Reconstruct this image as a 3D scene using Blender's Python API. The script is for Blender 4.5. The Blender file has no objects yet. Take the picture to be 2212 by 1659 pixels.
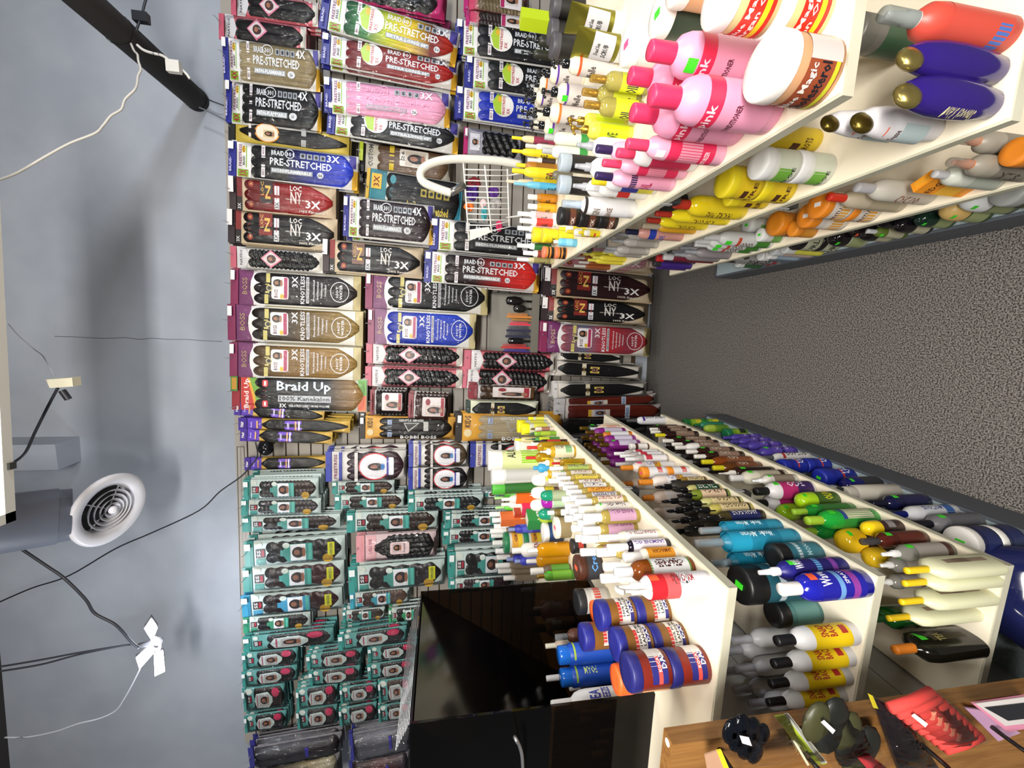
import bpy, math, random
from math import sin, cos, tan, pi, radians, atan2, sqrt
from mathutils import Vector, Matrix
random.seed(7)
S = bpy.context.scene
COL = S.collection
# ------------------------------------------------------------------ camera, world, lights, exposure
F_PX, PITCH, YAW, ROLL, EYE = 889.66, .1669, .1530, .0105, 1.5
fw = Vector((-sin(YAW)*cos(PITCH), cos(YAW)*cos(PITCH), -sin(PITCH)))
_r = Vector((cos(YAW), sin(YAW), 0)); _u = _r.cross(fw)
RT = _r*cos(ROLL) + _u*sin(ROLL); UP = -_r*sin(ROLL) + _u*cos(ROLL)
CAM = Vector((0, 0, EYE))
cd = bpy.data.cameras.new('camera'); cd.sensor_fit = 'HORIZONTAL'; cd.sensor_width = 36
cd.lens = F_PX/2212*36; cd.clip_start = .02
co = bpy.data.objects.new('camera', cd); COL.objects.link(co)
m = Matrix((-UP, RT, -fw)).transposed()      # the phone was held upright, the picture lies on its side
co.matrix_world = Matrix.Translation(CAM) @ m.to_4x4()
S.camera = co
S.view_settings.view_transform = 'Standard'; S.view_settings.look = 'None'
S.view_settings.gamma = 1; S.view_settings.exposure = .14; S.view_settings.use_curve_mapping = False
w = bpy.data.worlds.new('world'); S.world = w; w.use_nodes = True
w.node_tree.nodes['Background'].inputs[0].default_value = (.9, .95, 1, 1)
w.node_tree.nodes['Background'].inputs[1].default_value = .25

def area(name, loc, sx, sy, power, col=(1, 1, 1), aim=None):
    l = bpy.data.lights.new(name, 'AREA'); l.shape = 'RECTANGLE'; l.size = sx; l.size_y = sy
    l.energy = power; l.color = col
    o = bpy.data.objects.new(name, l); COL.objects.link(o); o.location = loc
    if aim: o.rotation_euler = (Vector(aim)-Vector(loc)).to_track_quat('-Z', 'Y').to_euler()
    return o
area('ceiling_and_fill_glow', (-.14, 1.3, 2.93), 1.1, .3, 9, (1, .95, .86))
area('ceiling_and_fill_glow', (.05, -1.3, 2.35), 1.4, .3, 112, (1, .96, .9), (0, 2.9, .3))  # added fill behind the camera to brighten the lower wall, no lamp hangs there
area('ceiling_and_fill_glow', (.9, -.3, 3.3), 1.2, .25, 27, (1, .96, .88), (.2, 1.2, .6))
area('ceiling_and_fill_glow', (-.9, -.6, 3.3), 1.2, .25, 19, (1, .93, .82), (-.4, 1.2, .6))
area('wall_side_light_glow', (2.6, .9, 2.3), .3, .3, 26, (.88, .93, 1), (0, 2.9, 2.2))

# ------------------------------------------------------------------ pixels (2212 x 1659) back to points of the shop
def ray(px, py): return fw + RT*((1659-py-829.5)/F_PX) - UP*((px-1106)/F_PX)
def atz(px, py, z): d = ray(px, py); return CAM + d*((z-EYE)/d.z)
def aty(px, py, y): d = ray(px, py); return CAM + d*(y/d.y)
def atx(px, py, x): d = ray(px, py); return CAM + d*(x/d.x)
AW, YW = .0658, 2.8698
WN = Vector((-tan(AW), 1, 0))
def atwall(px, py, off=0): d = ray(px, py); return CAM + d*((YW-off)/d.dot(WN))
def proj(P):
    d = P-CAM; q = d.dot(fw); return 1106-F_PX*d.dot(UP)/q, 1659-(829.5+F_PX*d.dot(RT)/q), q

# ------------------------------------------------------------------ materials
def lin(c): return c/12.92 if c <= .04045 else ((c+.055)/1.055)**2.4
def rgb(h):
    h = h.lstrip('#')
    if len(h) == 3: h = ''.join(x*2 for x in h)
    return tuple(lin(int(h[i:i+2], 16)/255) for i in (0, 2, 4)) + (1,)
MC = {}
def M(code):
    """#rgb plastic, m#.. metal, t#.. see-through liquid or plastic, g#.. very glossy, e#.. light, d#.. matt"""
    if code in MC: return MC[code]
    k, c = (code[0], rgb(code[1:])) if code[0] != '#' else ('p', rgb(code))
    mt = bpy.data.materials.new('m_'+code.replace('#', '')); mt.use_nodes = True; nt = mt.node_tree
    b = nt.nodes['Principled BSDF']; b.inputs['Base Color'].default_value = c
    b.inputs['Roughness'].default_value = {'p': .42, 'm': .3, 't': .08, 'g': .12, 'e': .5, 'd': .85, 'c': .06}[k]
    if k == 'm': b.inputs['Metallic'].default_value = .85
    if k == 'e':
        b.inputs['Emission Color'].default_value = c; b.inputs['Emission Strength'].default_value = 9
    if k in 'tc':
        mix = nt.nodes.new('ShaderNodeMixShader'); tr = nt.nodes.new('ShaderNodeBsdfTransparent')
        tr.inputs[0].default_value = tuple(min(1, x*.7+.3) for x in c[:3])+(1,); mix.inputs[0].default_value = .62 if k == 't' else .3
        nt.links.new(tr.outputs[0], mix.inputs[1]); nt.links.new(b.outputs[0], mix.inputs[2])
        nt.links.new(mix.outputs[0], nt.nodes['Material Output'].inputs[0])
    MC[code] = mt; return mt
def noise_mat(name, c1, c2, scale, rough=.9, bump=0, stretch=(1, 1, 1), det=4):
    mt = bpy.data.materials.new(name); mt.use_nodes = True; nt = mt.node_tree; b = nt.nodes['Principled BSDF']
    tc = nt.nodes.new('ShaderNodeTexCoord'); mp = nt.nodes.new('ShaderNodeMapping'); mp.inputs['Scale'].default_value = stretch
    nz = nt.nodes.new('ShaderNodeTexNoise'); nz.inputs['Scale'].default_value = scale; nz.inputs['Detail'].default_value = det
    cr = nt.nodes.new('ShaderNodeValToRGB'); cr.color_ramp.elements[0].color = rgb(c1); cr.color_ramp.elements[1].color = rgb(c2)
    cr.color_ramp.elements[0].position = .38; cr.color_ramp.elements[1].position = .62
    L = nt.links.new; L(tc.outputs['Object'], mp.inputs[0]); L(mp.outputs[0], nz.inputs[0]); L(nz.outputs[0], cr.inputs[0]); L(cr.outputs[0], b.inputs['Base Color'])
    b.inputs['Roughness'].default_value = rough
    if bump:
        bp = nt.nodes.new('ShaderNodeBump'); bp.inputs['Strength'].default_value = bump; bp.inputs['Distance'].default_value = .004
        L(nz.outputs[0], bp.inputs['Height']); L(bp.outputs[0], b.inputs['Normal'])
    MC[name] = mt; return mt
noise_mat('carpet', '#272422', '#827d79', 240, .97, .8, det=2)
noise_mat('wall_paint', '#a3a9b4', '#adb3bd', 3, .55)
noise_mat('deck_paint', '#93a5ab', '#a9b9bd', 160, .6)
noise_mat('wood', '#7a5228', '#8f6535', 14, .5, 0, (8, 8, .6))
noise_mat('shelf_paint', '#efe4cc', '#f3e9d4', 5, .5)
noise_mat('shelf_edge', '#b9b6a2', '#c3c0ad', 12, .5)
def film_mat(name, fac, sc, dist):
    mt = bpy.data.materials.new(name); mt.use_nodes = True; nt = mt.node_tree; nt.nodes.remove(nt.nodes['Principled BSDF'])
    tr = nt.nodes.new('ShaderNodeBsdfTransparent'); gl = nt.nodes.new('ShaderNodeBsdfGlossy'); gl.inputs['Roughness'].default_value = .07
    mix = nt.nodes.new('ShaderNodeMixShader'); fr = nt.nodes.new('ShaderNodeFresnel'); fr.inputs[0].default_value = 1.4
    ma = nt.nodes.new('ShaderNodeMath'); ma.operation = 'ADD'; ma.inputs[1].default_value = fac
    tc = nt.nodes.new('ShaderNodeTexCoord'); mp = nt.nodes.new('ShaderNodeMapping'); mp.inputs['Scale'].default_value = (1.6, 1, .55)
    nz = nt.nodes.new('ShaderNodeTexNoise'); nz.inputs['Scale'].default_value = sc; nz.inputs['Detail'].default_value = 2.5; nz.inputs['Distortion'].default_value = .8
    bp = nt.nodes.new('ShaderNodeBump'); bp.inputs['Strength'].default_value = 1; bp.inputs['Distance'].default_value = dist
    L = nt.links.new; L(tc.outputs['Object'], mp.inputs[0]); L(mp.outputs[0], nz.inputs[0]); L(nz.outputs[0], bp.inputs['Height'])
    L(bp.outputs[0], gl.inputs['Normal']); L(fr.outputs[0], ma.inputs[0]); L(ma.outputs[0], mix.inputs[0])
    L(tr.outputs[0], mix.inputs[1]); L(gl.outputs[0], mix.inputs[2]); L(mix.outputs[0], nt.nodes.new('ShaderNodeOutputMaterial').inputs[0])
    for n in [n for n in nt.nodes if n.type == 'OUTPUT_MATERIAL' and not n.inputs[0].is_linked]: nt.nodes.remove(n)
    MC[name] = mt
film_mat('film', .0, 26, .02)
film_mat('film_teal', .015, 45, .02)
film_mat('film_bag', .03, 18, .02)
def smoke_mat():
    mt = bpy.data.materials.new('smoked_acrylic'); mt.use_nodes = True; nt = mt.node_tree; b = nt.nodes['Principled BSDF']
    b.inputs['Base Color'].default_value = (.004, .004, .004, 1); b.inputs['Roughness'].default_value = .03
    mix = nt.nodes.new('ShaderNodeMixShader'); tr = nt.nodes.new('ShaderNodeBsdfTransparent'); tr.inputs[0].default_value = (.3, .2, .1, 1)
    mix.inputs[0].default_value = .5
    nt.links.new(tr.outputs[0], mix.inputs[1]); nt.links.new(b.outputs[0], mix.inputs[2]); nt.links.new(mix.outputs[0], nt.nodes['Material Output'].inputs[0])
    MC['smoke'] = mt
smoke_mat()
def hair(cols, wave=0):
    """strand colour along the hank, top to tip: the dye of the hair itself"""
    key = 'hair'+'_'.join(cols)+str(wave)
    if key in MC: return key
    mt = bpy.data.materials.new(key.replace('#', '')); mt.use_nodes = True; nt = mt.node_tree; b = nt.nodes['Principled BSDF']
    tc = nt.nodes.new('ShaderNodeTexCoord'); sx = nt.nodes.new('ShaderNodeSeparateXYZ'); cr = nt.nodes.new('ShaderNodeValToRGB')
    el = cr.color_ramp.elements
    while len(el) < len(cols): el.new(.5)
    n = len(cols)
    for i, c in enumerate(cols): el[i].position = i/(n-1) if n > 1 else 0
    for i, c in enumerate(cols): el[i].color = rgb(c)
    if n == 1: el[1].color = rgb(cols[0])
    inv = nt.nodes.new('ShaderNodeMath'); inv.operation = 'SUBTRACT'; inv.inputs[0].default_value = 1
    mp = nt.nodes.new('ShaderNodeMapping'); mp.inputs['Scale'].default_value = (60, 1, 3) if not wave else (14, 1, 40)
    nz = nt.nodes.new('ShaderNodeTexNoise'); nz.inputs['Scale'].default_value = 1; nz.inputs['Detail'].default_value = 3
    mx = nt.nodes.new('ShaderNodeMix'); mx.data_type = 'RGBA'; mx.blend_type = 'MULTIPLY'; mx.inputs[0].default_value = .75
    r2 = nt.nodes.new('ShaderNodeValToRGB'); r2.color_ramp.elements[0].position = .3; r2.color_ramp.elements[0].color = (.35, .35, .35, 1); r2.color_ramp.elements[1].position = .65; r2.color_ramp.elements[1].color = (1.25, 1.25, 1.25, 1)
    L = nt.links.new
    L(tc.outputs['Generated'], sx.inputs[0]); L(sx.outputs[2], inv.inputs[1]); L(inv.outputs[0], cr.inputs[0])
    L(tc.outputs['Generated'], mp.inputs[0]); L(mp.outputs[0], nz.inputs[0]); L(nz.outputs[0], r2.inputs[0])
    L(cr.outputs[0], mx.inputs[6]); L(r2.outputs[0], mx.inputs[7]); L(mx.outputs[2], b.inputs['Base Color'])
    b.inputs['Roughness'].default_value = .38 if not wave else .3; b.inputs['Specular IOR Level'].default_value = .3
    bp = nt.nodes.new('ShaderNodeBump'); bp.inputs['Strength'].default_value = .5; bp.inputs['Distance'].default_value = .003
    L(nz.outputs[0], bp.inputs['Height']); L(bp.outputs[0], b.inputs['Normal'])
    MC[key] = mt; return key

# ------------------------------------------------------------------ mesh helper
class MB:
    def __init__(s): s.v = []; s.f = []; s.mi = []; s.mats = []; s.sm = []
    def mat(s, c):
        if c not in s.mats: s.mats.append(c)
        return s.mats.index(c)
    def add(s, vs, fs, c, smooth=False):
        o = len(s.v); s.v += [tuple(v) for v in vs]; k = s.mat(c)
        for f in fs: s.f.append([i+o for i in f]); s.mi.append(k); s.sm.append(smooth)
    def box(s, x0, x1, y0, y1, z0, z1, c):
        vs = [(x, y, z) for z in (z0, z1) for y in (y0, y1) for x in (x0, x1)]
        s.add(vs, [(0, 2, 3, 1), (4, 5, 7, 6), (0, 1, 5, 4), (2, 6, 7, 3), (0, 4, 6, 2), (1, 3, 7, 5)], c)
    def hexa(s, p, c):     # 8 corners: bottom 4, top 4 (same order)
        s.add(p, [(3, 2, 1, 0), (4, 5, 6, 7), (0, 1, 5, 4), (1, 2, 6, 5), (2, 3, 7, 6), (3, 0, 4, 7)], c)
    def lathe(s, prof, c, n=28, sy=1, cx=0, cy=0, ex=None, cap=True):
        vs = []; fs = []
        for r, z in prof:
            for i in range(n):
                a = 2*pi*i/n; x, y = cos(a), sin(a)
                if ex: x = math.copysign(abs(x)**ex, x); y = math.copysign(abs(y)**ex, y)
                vs.append((cx+r*x, cy+r*y*sy, z))
        for j in range(len(prof)-1):
            for i in range(n):
                k = (i+1) % n; fs.append((j*n+i, j*n+k, (j+1)*n+k, (j+1)*n+i))
        s.add(vs, fs, c, True)
        if cap:
            o = len(s.v); r, z = prof[-1]
            if r > 1e-4: s.add([vs[(len(prof)-1)*n+i] for i in range(n)], [tuple(range(n))], c, False)
            r, z = prof[0]
            if r > 1e-4: s.add([vs[i] for i in range(n)], [tuple(range(n-1, -1, -1))], c, False)
    def tube(s, pts, r, c, n=8, rs=None):
        pts = [Vector(p) for p in pts]; vs = []; fs = []
        ref = Vector((0, 0, 1))
        for i, p in enumerate(pts):
            d = (pts[min(i+1, len(pts)-1)]-pts[max(i-1, 0)]).normalized()
            a = d.cross(ref)
            if a.length < .1: a = d.cross(Vector((1, 0, 0)))
            a.normalize(); b = d.cross(a); ref = b.cross(d) if False else ref
            rr = rs[i] if rs else r
            for k in range(n): t = 2*pi*k/n; vs.append(p+a*cos(t)*rr+b*sin(t)*rr)
        for i in range(len(pts)-1):
            for k in range(n): q = (k+1) % n; fs.append((i*n+k, i*n+q, (i+1)*n+q, (i+1)*n+k))
        fs.append(tuple(range(n-1, -1, -1))); fs.append(tuple((len(pts)-1)*n+k for k in range(n)))
        s.add(vs, fs, c, True)
    def sphere(s, c0, r, c, n=14, sc=(1, 1, 1)):
        m_ = n//2; vs = []; fs = []
        for j in range(m_+1):
            t = pi*j/m_
            for i in range(n): a = 2*pi*i/n; vs.append((c0[0]+r*sc[0]*sin(t)*cos(a), c0[1]+r*sc[1]*sin(t)*sin(a), c0[2]+r*sc[2]*cos(t)))
        for j in range(m_):
            for i in range(n): k = (i+1) % n; fs.append((j*n+k, j*n+i, (j+1)*n+i, (j+1)*n+k))
        s.add(vs, fs, c, True)
    def build(s, name, parent=None, label=None, **kw):
        me = bpy.data.meshes.new(name); me.from_pydata(s.v, [], s.f)
        for c in s.mats: me.materials.append(MC.get(c) or M(c))
        me.polygons.foreach_set('material_index', s.mi); me.polygons.foreach_set('use_smooth', s.sm); me.update()
        o = bpy.data.objects.new(name, me); COL.objects.link(o)
        if parent: o.parent = parent
        if label: o['label'] = label
        for k, v in kw.items(): o[k] = v
        return o
def empty(name, loc, label, cat, group=None, rz=0):
    o = bpy.data.objects.new(name, None); o.empty_display_size = .03; COL.objects.link(o); o.location = loc; o.rotation_euler[2] = rz
    o['label'] = label; o['category'] = cat
    if group: o['group'] = group
    return o
def tree_copy(o, parent=None):
    c = o.copy(); COL.objects.link(c); c.parent = parent
    for ch in list(o.children): tree_copy(ch, c)
    return c
TC = {}
def glyphs(s):
    """flat letters of a line, scaled to the box 0..1 by 0..1"""
    if s in TC: return TC[s]
    cu = bpy.data.curves.new('t', 'FONT'); cu.body = s; cu.resolution_u = 1; cu.offset = .022
    ob = bpy.data.objects.new('t', cu); me = ob.to_mesh()
    vs = [(v.co.x, v.co.y) for v in me.vertices]; fs = [tuple(p.vertices) for p in me.polygons]; ob.to_mesh_clear()
    bpy.data.objects.remove(ob); bpy.data.curves.remove(cu)
    x0 = min(v[0] for v in vs); x1 = max(v[0] for v in vs); y0 = min(v[1] for v in vs); y1 = max(v[1] for v in vs)
    TC[s] = ([((x-x0)/(x1-x0), (y-y0)/(y1-y0)) for x, y in vs], fs); return TC[s]
USED = {}
ORD = ['', 'second ', 'third ', 'fourth ', 'fifth ', 'sixth ', 'seventh ', 'eighth ', 'ninth ', 'tenth ', 'eleventh ', 'twelfth ', 'thirteenth ', 'fourteenth ', 'fifteenth ', 'sixteenth ', 'seventeenth ', 'eighteenth ', 'nineteenth ', 'twentieth ', 'twenty-first ', 'twenty-second ', 'twenty-third ', 'twenty-fourth ']

# ------------------------------------------------------------------ room
def struct(name, mb): return mb.build(name, kind='structure')
def wp(x, off=0): return YW-off+tan(AW)*x
CEIL = 4.17
b = MB(); b.box(-4, 4, -3, 4, -.05, 0, 'carpet'); struct('floor', b)
b = MB(); b.box(-4, 4, -3, 4, CEIL, CEIL+.06, '#2c2622'); struct('ceiling', b)
b = MB(); b.hexa([(-4, wp(-4), 0), (4, wp(4), 0), (4, wp(4)+.1, 0), (-4, wp(-4)+.1, 0), (-4, wp(-4), CEIL), (4, wp(4), CEIL), (4, wp(4)+.1, CEIL), (-4, wp(-4)+.1, CEIL)], 'wall_paint')
struct('wall_back', b)
for nm, x in (('wall_left', -4.05), ('wall_right', 4)):
    b = MB(); b.box(x, x+.05, -3, 3.3, 0, CEIL, 'wall_paint'); struct(nm, b)
b = MB(); b.box(-4, 4, -3.05, -3, 0, CEIL, 'wall_paint'); struct('wall_front', b)
# hairline crack in the plaster
pts = [(118, 727), (170, 729), (225, 731), (270, 730), (300, 733), (330, 731), (365, 734), (400, 733), (440, 737), (480, 738)]
b = MB(); P = [atwall(x, y+random.uniform(-1, 1), .0006) for x, y in pts]
b.tube(P, .0015, '#5d6370', 4); struct('trim_1', b)
# slatwall panel: boards with dark grooves between
ZT = 2.8; b = MB(); z = ZT; pitch = .0762; x0, x1 = -2.9, 2.6
def wbox(b, x0, x1, o0, o1, z0, z1, c):
    b.hexa([(x0, wp(x0, o1), z0), (x1, wp(x1, o1), z0), (x1, wp(x1, o0), z0), (x0, wp(x0, o0), z0), (x0, wp(x0, o1), z1), (x1, wp(x1, o1), z1), (x1, wp(x1, o0), z1), (x0, wp(x0, o0), z1)], c)
wbox(b, x0, x1, 0, .012, .1, ZT, '#4a3a2c')
while z > .15: wbox(b, x0, x1, .012, .03, z-pitch+.009, z, '#a8a198'); z -= pitch
struct('wall_panel', b)
# beam stub on the wall behind the duct
p0 = atwall(40, 985, .1); p1 = atwall(142, 975, .1); b = MB(); b.box(p1.x-.09, p1.x+.06, p1.y-.06, wp(0), p1.z, p0.z+.3, 'wall_paint'); struct('beam', b)

# ------------------------------------------------------------------ ceiling light (edge seen), duct with diffuser, work light, pipe, cords
t = empty('ceiling_light', (-.14, 1.398, 3.0), 'white framed troffer ceiling light hanging above the aisle', 'ceiling light', None, .094)
b = MB(); X0, X1, Y0, Y1 = -.6, .62, -.3, .31
for q in ((X0, X1, Y1-.035, Y1), (X0, X1, Y0, Y0+.035), (X0, X0+.035, Y0, Y1), (X1-.035, X1, Y0, Y1)): b.box(*q, 0, .09, '#e9e6dc')
b.box(X0, X1, Y0, Y1, .09, .1, '#dddad0'); b.build('frame', t)
b = MB(); b.box(X0+.036, X1-.036, Y0+.036, Y1-.036, .03, .035, 'e#8a8a80'); b.build('diffuser', t)
for x, y in ((X0+.02, .1), (X0+.2, Y1-.01)): b = MB(); b.box(x-.012, x+.012, y-.012, y+.012, -.008, .004, '#3a3a36'); b.build('clip', t)
for x in (X0+.1, X1-.1): b = MB(); b.tube([(x, 0, .1), (x, 0, CEIL-3.0)], .002, '#888'); b.build('suspension_wire', t)
# the dial of the duct
e1 = aty(232, 1100, 2.2); e0 = aty(-60, 1140, 1.95)
t = empty('air_duct', (e1.x, e1.y, e1.z), 'grey round air duct dropping from the ceiling with a white diffuser', 'duct')
b = MB(); d = e0-e1; top = d*((CEIL-e1.z)/d.z)
b.tube([top*q for q in (.09, .12, .121, .5, .501, 1)], .125, '#777c8a', 28, [.118, .12, .126, .126, .13, .13]); b.build('duct_pipe', t)
b = MB(); q_ = top*.3; b.box(q_.x-.02, q_.x+.05, q_.y-.135, q_.y-.125, q_.z, q_.z+.1, '#c9cdd2'); b.build('foil_tape', t)
dm = Matrix.Rotation(radians(-16), 4, 'X') @ Matrix.Rotation(radians(8), 4, 'Y')
b = MB(); b.lathe([(.175, .012), (.178, .0), (.165, -.012), (.118, .008), (.112, .05)], '#e6e4ea', 40, cap=False)
o = b.build('diffuser_rim', t); o.matrix_local = Matrix.Translation((.0, 0, -.012)) @ dm
b = MB(); b.lathe([(.115, .05), (0, .05)], '#17171a', 30, cap=False); o = b.build('diffuser_throat', t); o.matrix_local = Matrix.Translation((0, 0, -.012)) @ dm
for k, r in enumerate((.098, .076, .054, .034)):
    b = MB(); b.lathe([(r, -.006-.004*k), (r-.012, .012-.004*k), (r-.010, .016-.004*k), (r+.003, -.002-.004*k)], '#dcdbe0', 36, cap=False)
    o = b.build('diffuser_ring', t); o.matrix_local = Matrix.Translation((0, 0, -.012)) @ dm
b = MB(); b.sphere((0, 0, -.015), .02, '#e6e4ea'); [b.tube([(0, 0, .01), (.112*cos(a), .112*sin(a), .03)], .003, '#cfcfd6', 5) for a in (.6, 2.2, 3.8, 5.3)]
o = b.build('diffuser_hub', t); o.matrix_local = Matrix.Translation((0, 0, -.012)) @ dm
# three-leaf LED work light
YL = 2.25
def L_(x, y): return aty(x, y, YL)
c0 = L_(342, 1385)
t = empty('led_work_light', c0, 'glaring three-leaf LED garage light hanging near the wall', 'lamp')
for q in ([(326, 1336), (340, 1357), (329, 1384), (312, 1357)], [(294, 1420), (329, 1389), (332, 1411), (302, 1445)], [(333, 1411), (352, 1407), (356, 1450), (335, 1460)]):
    P = [L_(*p)-c0 for p in q]; n = Vector((.1, -1, -.2)).normalized()*.004
    b = MB(); b.hexa([p-n for p in P]+[p+n for p in P], 'e#ffffff'); lf = b.build('light_leaf', t)
    b = MB(); b.hexa([p*1.04-n*4+Vector((0, .012, .01)) for p in P]+[p*1.04-n*2+Vector((0, .012, .01)) for p in P], '#3b3b40'); b.build('heat_sink', lf)
b = MB(); b.lathe([(.022, 0), (.04, 0)], 'e#ffffff', 24, cap=False); o = b.build('light_ring', t); o.rotation_euler = (1.1, .3, 0); o.location = (0, -.02, 0)
b = MB(); b.sphere((0, 0, 0), .022, '#9a9aa2'); b.tube([(0, 0, 0), tuple(L_(300, 1395)-c0)], .014, '#6a6b72'); b.build('lamp_socket', t)
l = bpy.data.lights.new('work_light_glow', 'POINT'); l.energy = 13; l.color = (.86, .92, 1); l.shadow_soft_size = .08
o = bpy.data.objects.new('work_light_glow', l); COL.objects.link(o); o.location = c0+Vector((0, -.2, -.08))
def smooth_path(P, n=6):
    P = [Vector(p) for p in P]; out = []
    for i in range(len(P)-1):
        a, b_, c, d = P[max(i-1, 0)], P[i], P[i+1], P[min(i+2, len(P)-1)]
        for k in range(n):
            t_ = k/n; out.append(.5*((2*b_)+(c-a)*t_+(2*a-5*b_+4*c-d)*t_*t_+(3*b_-a-3*c+d)*t_**3))
    return out+[P[-1]]
def cord(px, y, r, c, name, label, cat='cord', y2=None):
    n = len(px); P = [aty(a[0], a[1], y+((y2 or y)-y)*i/(n-1)) for i, a in enumerate(px)]
    b = MB(); b.tube(smooth_path(P), r, c, 8); o = b.build(name, label=label, category=cat); return o
cord([(-40, 1130), (0, 1155), (100, 1222), (140, 1250), (185, 1295), (205, 1325), (250, 1350), (285, 1388), (300, 1400)], 2.1, .006, '#2d2f36', 'sagging_cable', 'thick dark power cord sagging down to the LED light')
cord([(-40, 1318), (0, 1300), (70, 1270), (150, 1243), (250, 1185), (330, 1150), (430, 1103), (475, 1062), (520, 1030), (540, 1008), (556, 985), (552, 955)], 2.5, .004, '#26272c', 'thin_cable', 'thin black cable crossing the wall to the grid panel')
for k, dy in ((0, 0), (1, 10)):
    cord([(-40, 1444+dy), (0, 1440+dy), (90, 1425+dy), (170, 1410+dy*.4), (262, 1395), (285, 1393)], 2.25, .0045, '#383a40', 'hanging_wire', ['upper', 'lower'][k]+' of two dark wires holding the LED light', 'wire')
cord([(302, 1446), (285, 1480), (268, 1510), (250, 1535), (215, 1552), (170, 1563), (120, 1580), (60, 1592), (10, 1593)], 2.3, .004, '#b9bcc2', 'lamp_cord', 'pale cord curling away from the LED light')
cord([(-20, 396), (0, 388), (40, 372), (95, 340), (150, 310), (205, 288), (222, 272), (240, 250), (262, 236), (270, 215), (290, 195), (296, 182), (298, 165), (304, 150), (299, 132), (297, 118), (290, 110), (284, 97), (283, 93)], 1.9, .0045, '#c8c4bb', 'white_cord', 'white cord drooping from the black pipe', y2=2.35)
cord([(318, -10), (312, 10), (307, 30), (300, 50), (295, 65), (292, 82)], 2.4, .005, '#24252a', 'plug_cord', 'black cord with an inline plug reaching the pipe', y2=2.35)
p = aty(305, 38, 2.38); b = MB(); b.box(p.x-.02, p.x+.02, p.y-.015, p.y+.015, p.z-.03, p.z+.03, '#2a2b30'); b.build('inline_plug', label='black inline plug on the cord above the pipe', category='plug')
cord([(18, 700), (40, 725), (75, 755), (92, 768), (105, 790), (118, 812)], 1.9, .002, '#9ea0ac', 'pale_wire', 'thin pale cord running up from the white adapter')
cord([(125, 838), (112, 862), (95, 895), (75, 935), (53, 980), (20, 1005)], 1.9, .005, '#2c2d35', 'adapter_lead', 'short black lead leaving the white adapter')
t = empty('power_adapter', aty(138, 825, 1.9), 'small white power adapter dangling in the air by the fixture', 'adapter')
b = MB(); b.hexa([(-.015, -.02, -.045), (.02, -.02, -.045), (.02, .02, -.045), (-.015, .02, -.045), (-.022, -.02, .035), (.012, -.02, .045), (.012, .02, .045), (-.022, .02, .035)], '#e8e2c8'); b.build('adapter_body', t)
b = MB(); b.lathe([(.012, -.04), (.012, .0)], '#2c2d35', 12); o = b.build('plug', t); o.location = (-.035, 0, .01); o.rotation_euler = (0, 1.1, 0)
# black pipe with cable ties and tangled white cord
pw = atwall(428, 218, 0)
t = empty('black_pipe', pw, 'black insulated pipe running from the back wall towards the camera', 'pipe')
b = MB(); b.tube([(0, -.006, 0), (0, -.8, .0), (0, -2.6, 0)], .062, 'd#2b2826', 24); b.build('pipe_sleeve', t)
for y in (-.03, -.62):
    b = MB(); b.lathe([(.0635, -.004), (.0655, 0), (.0635, .004)], '#141414', 24, cap=False); o = b.build('cable_tie', t); o.location = (0, y, 0); o.rotation_euler = (pi/2, 0, 0)
b = MB(); b.tube(smooth_path([(0, -.05, -.06), (-.02, -.06, -.11), (-.03, -.05, -.16)]), .003, '#141414', 5); b.build('tie_tail', t)
P = [aty(x, y, 2.36) for x, y in ((296, 97), (310, 108), (330, 115), (348, 119), (362, 128), (368, 140), (380, 145), (392, 150), (403, 160), (410, 170))]
b = MB(); b.tube(smooth_path(P), .006, '#cfccc6', 8); b.build('tangled_cord', label='tangled white cord tied along the black pipe', category='cord')
p = aty(380, 143, 2.34); b = MB(); b.box(p.x-.03, p.x+.02, p.y-.015, p.y+.01, p.z-.02, p.z+.035, '#cfccc6'); b.build('cord_connector', label='white cord connector tied to the black pipe', category='connector')
cord([(430, 232), (455, 243), (492, 262)], 2.85, .004, '#6d7078', 'wall_cable', 'pair of grey cables running down the wall below the pipe')
# wire grid frame at the bare gap of the top row
t = empty('wire_grid', atwall(512, 965, .09), 'thin wire frame standing above the bare slats', 'wire frame')
b = MB(); o0 = t.location
for a_, b_ in (((512, 965), (527, 965)), ((512, 965), (520, 1300)), ((527, 965), (533, 1045))): b.tube([atwall(*a_, .09)-o0, atwall(*b_, .09)-o0], .002, '#4a4038', 5)
b.build('grid_wire', t)

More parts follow.
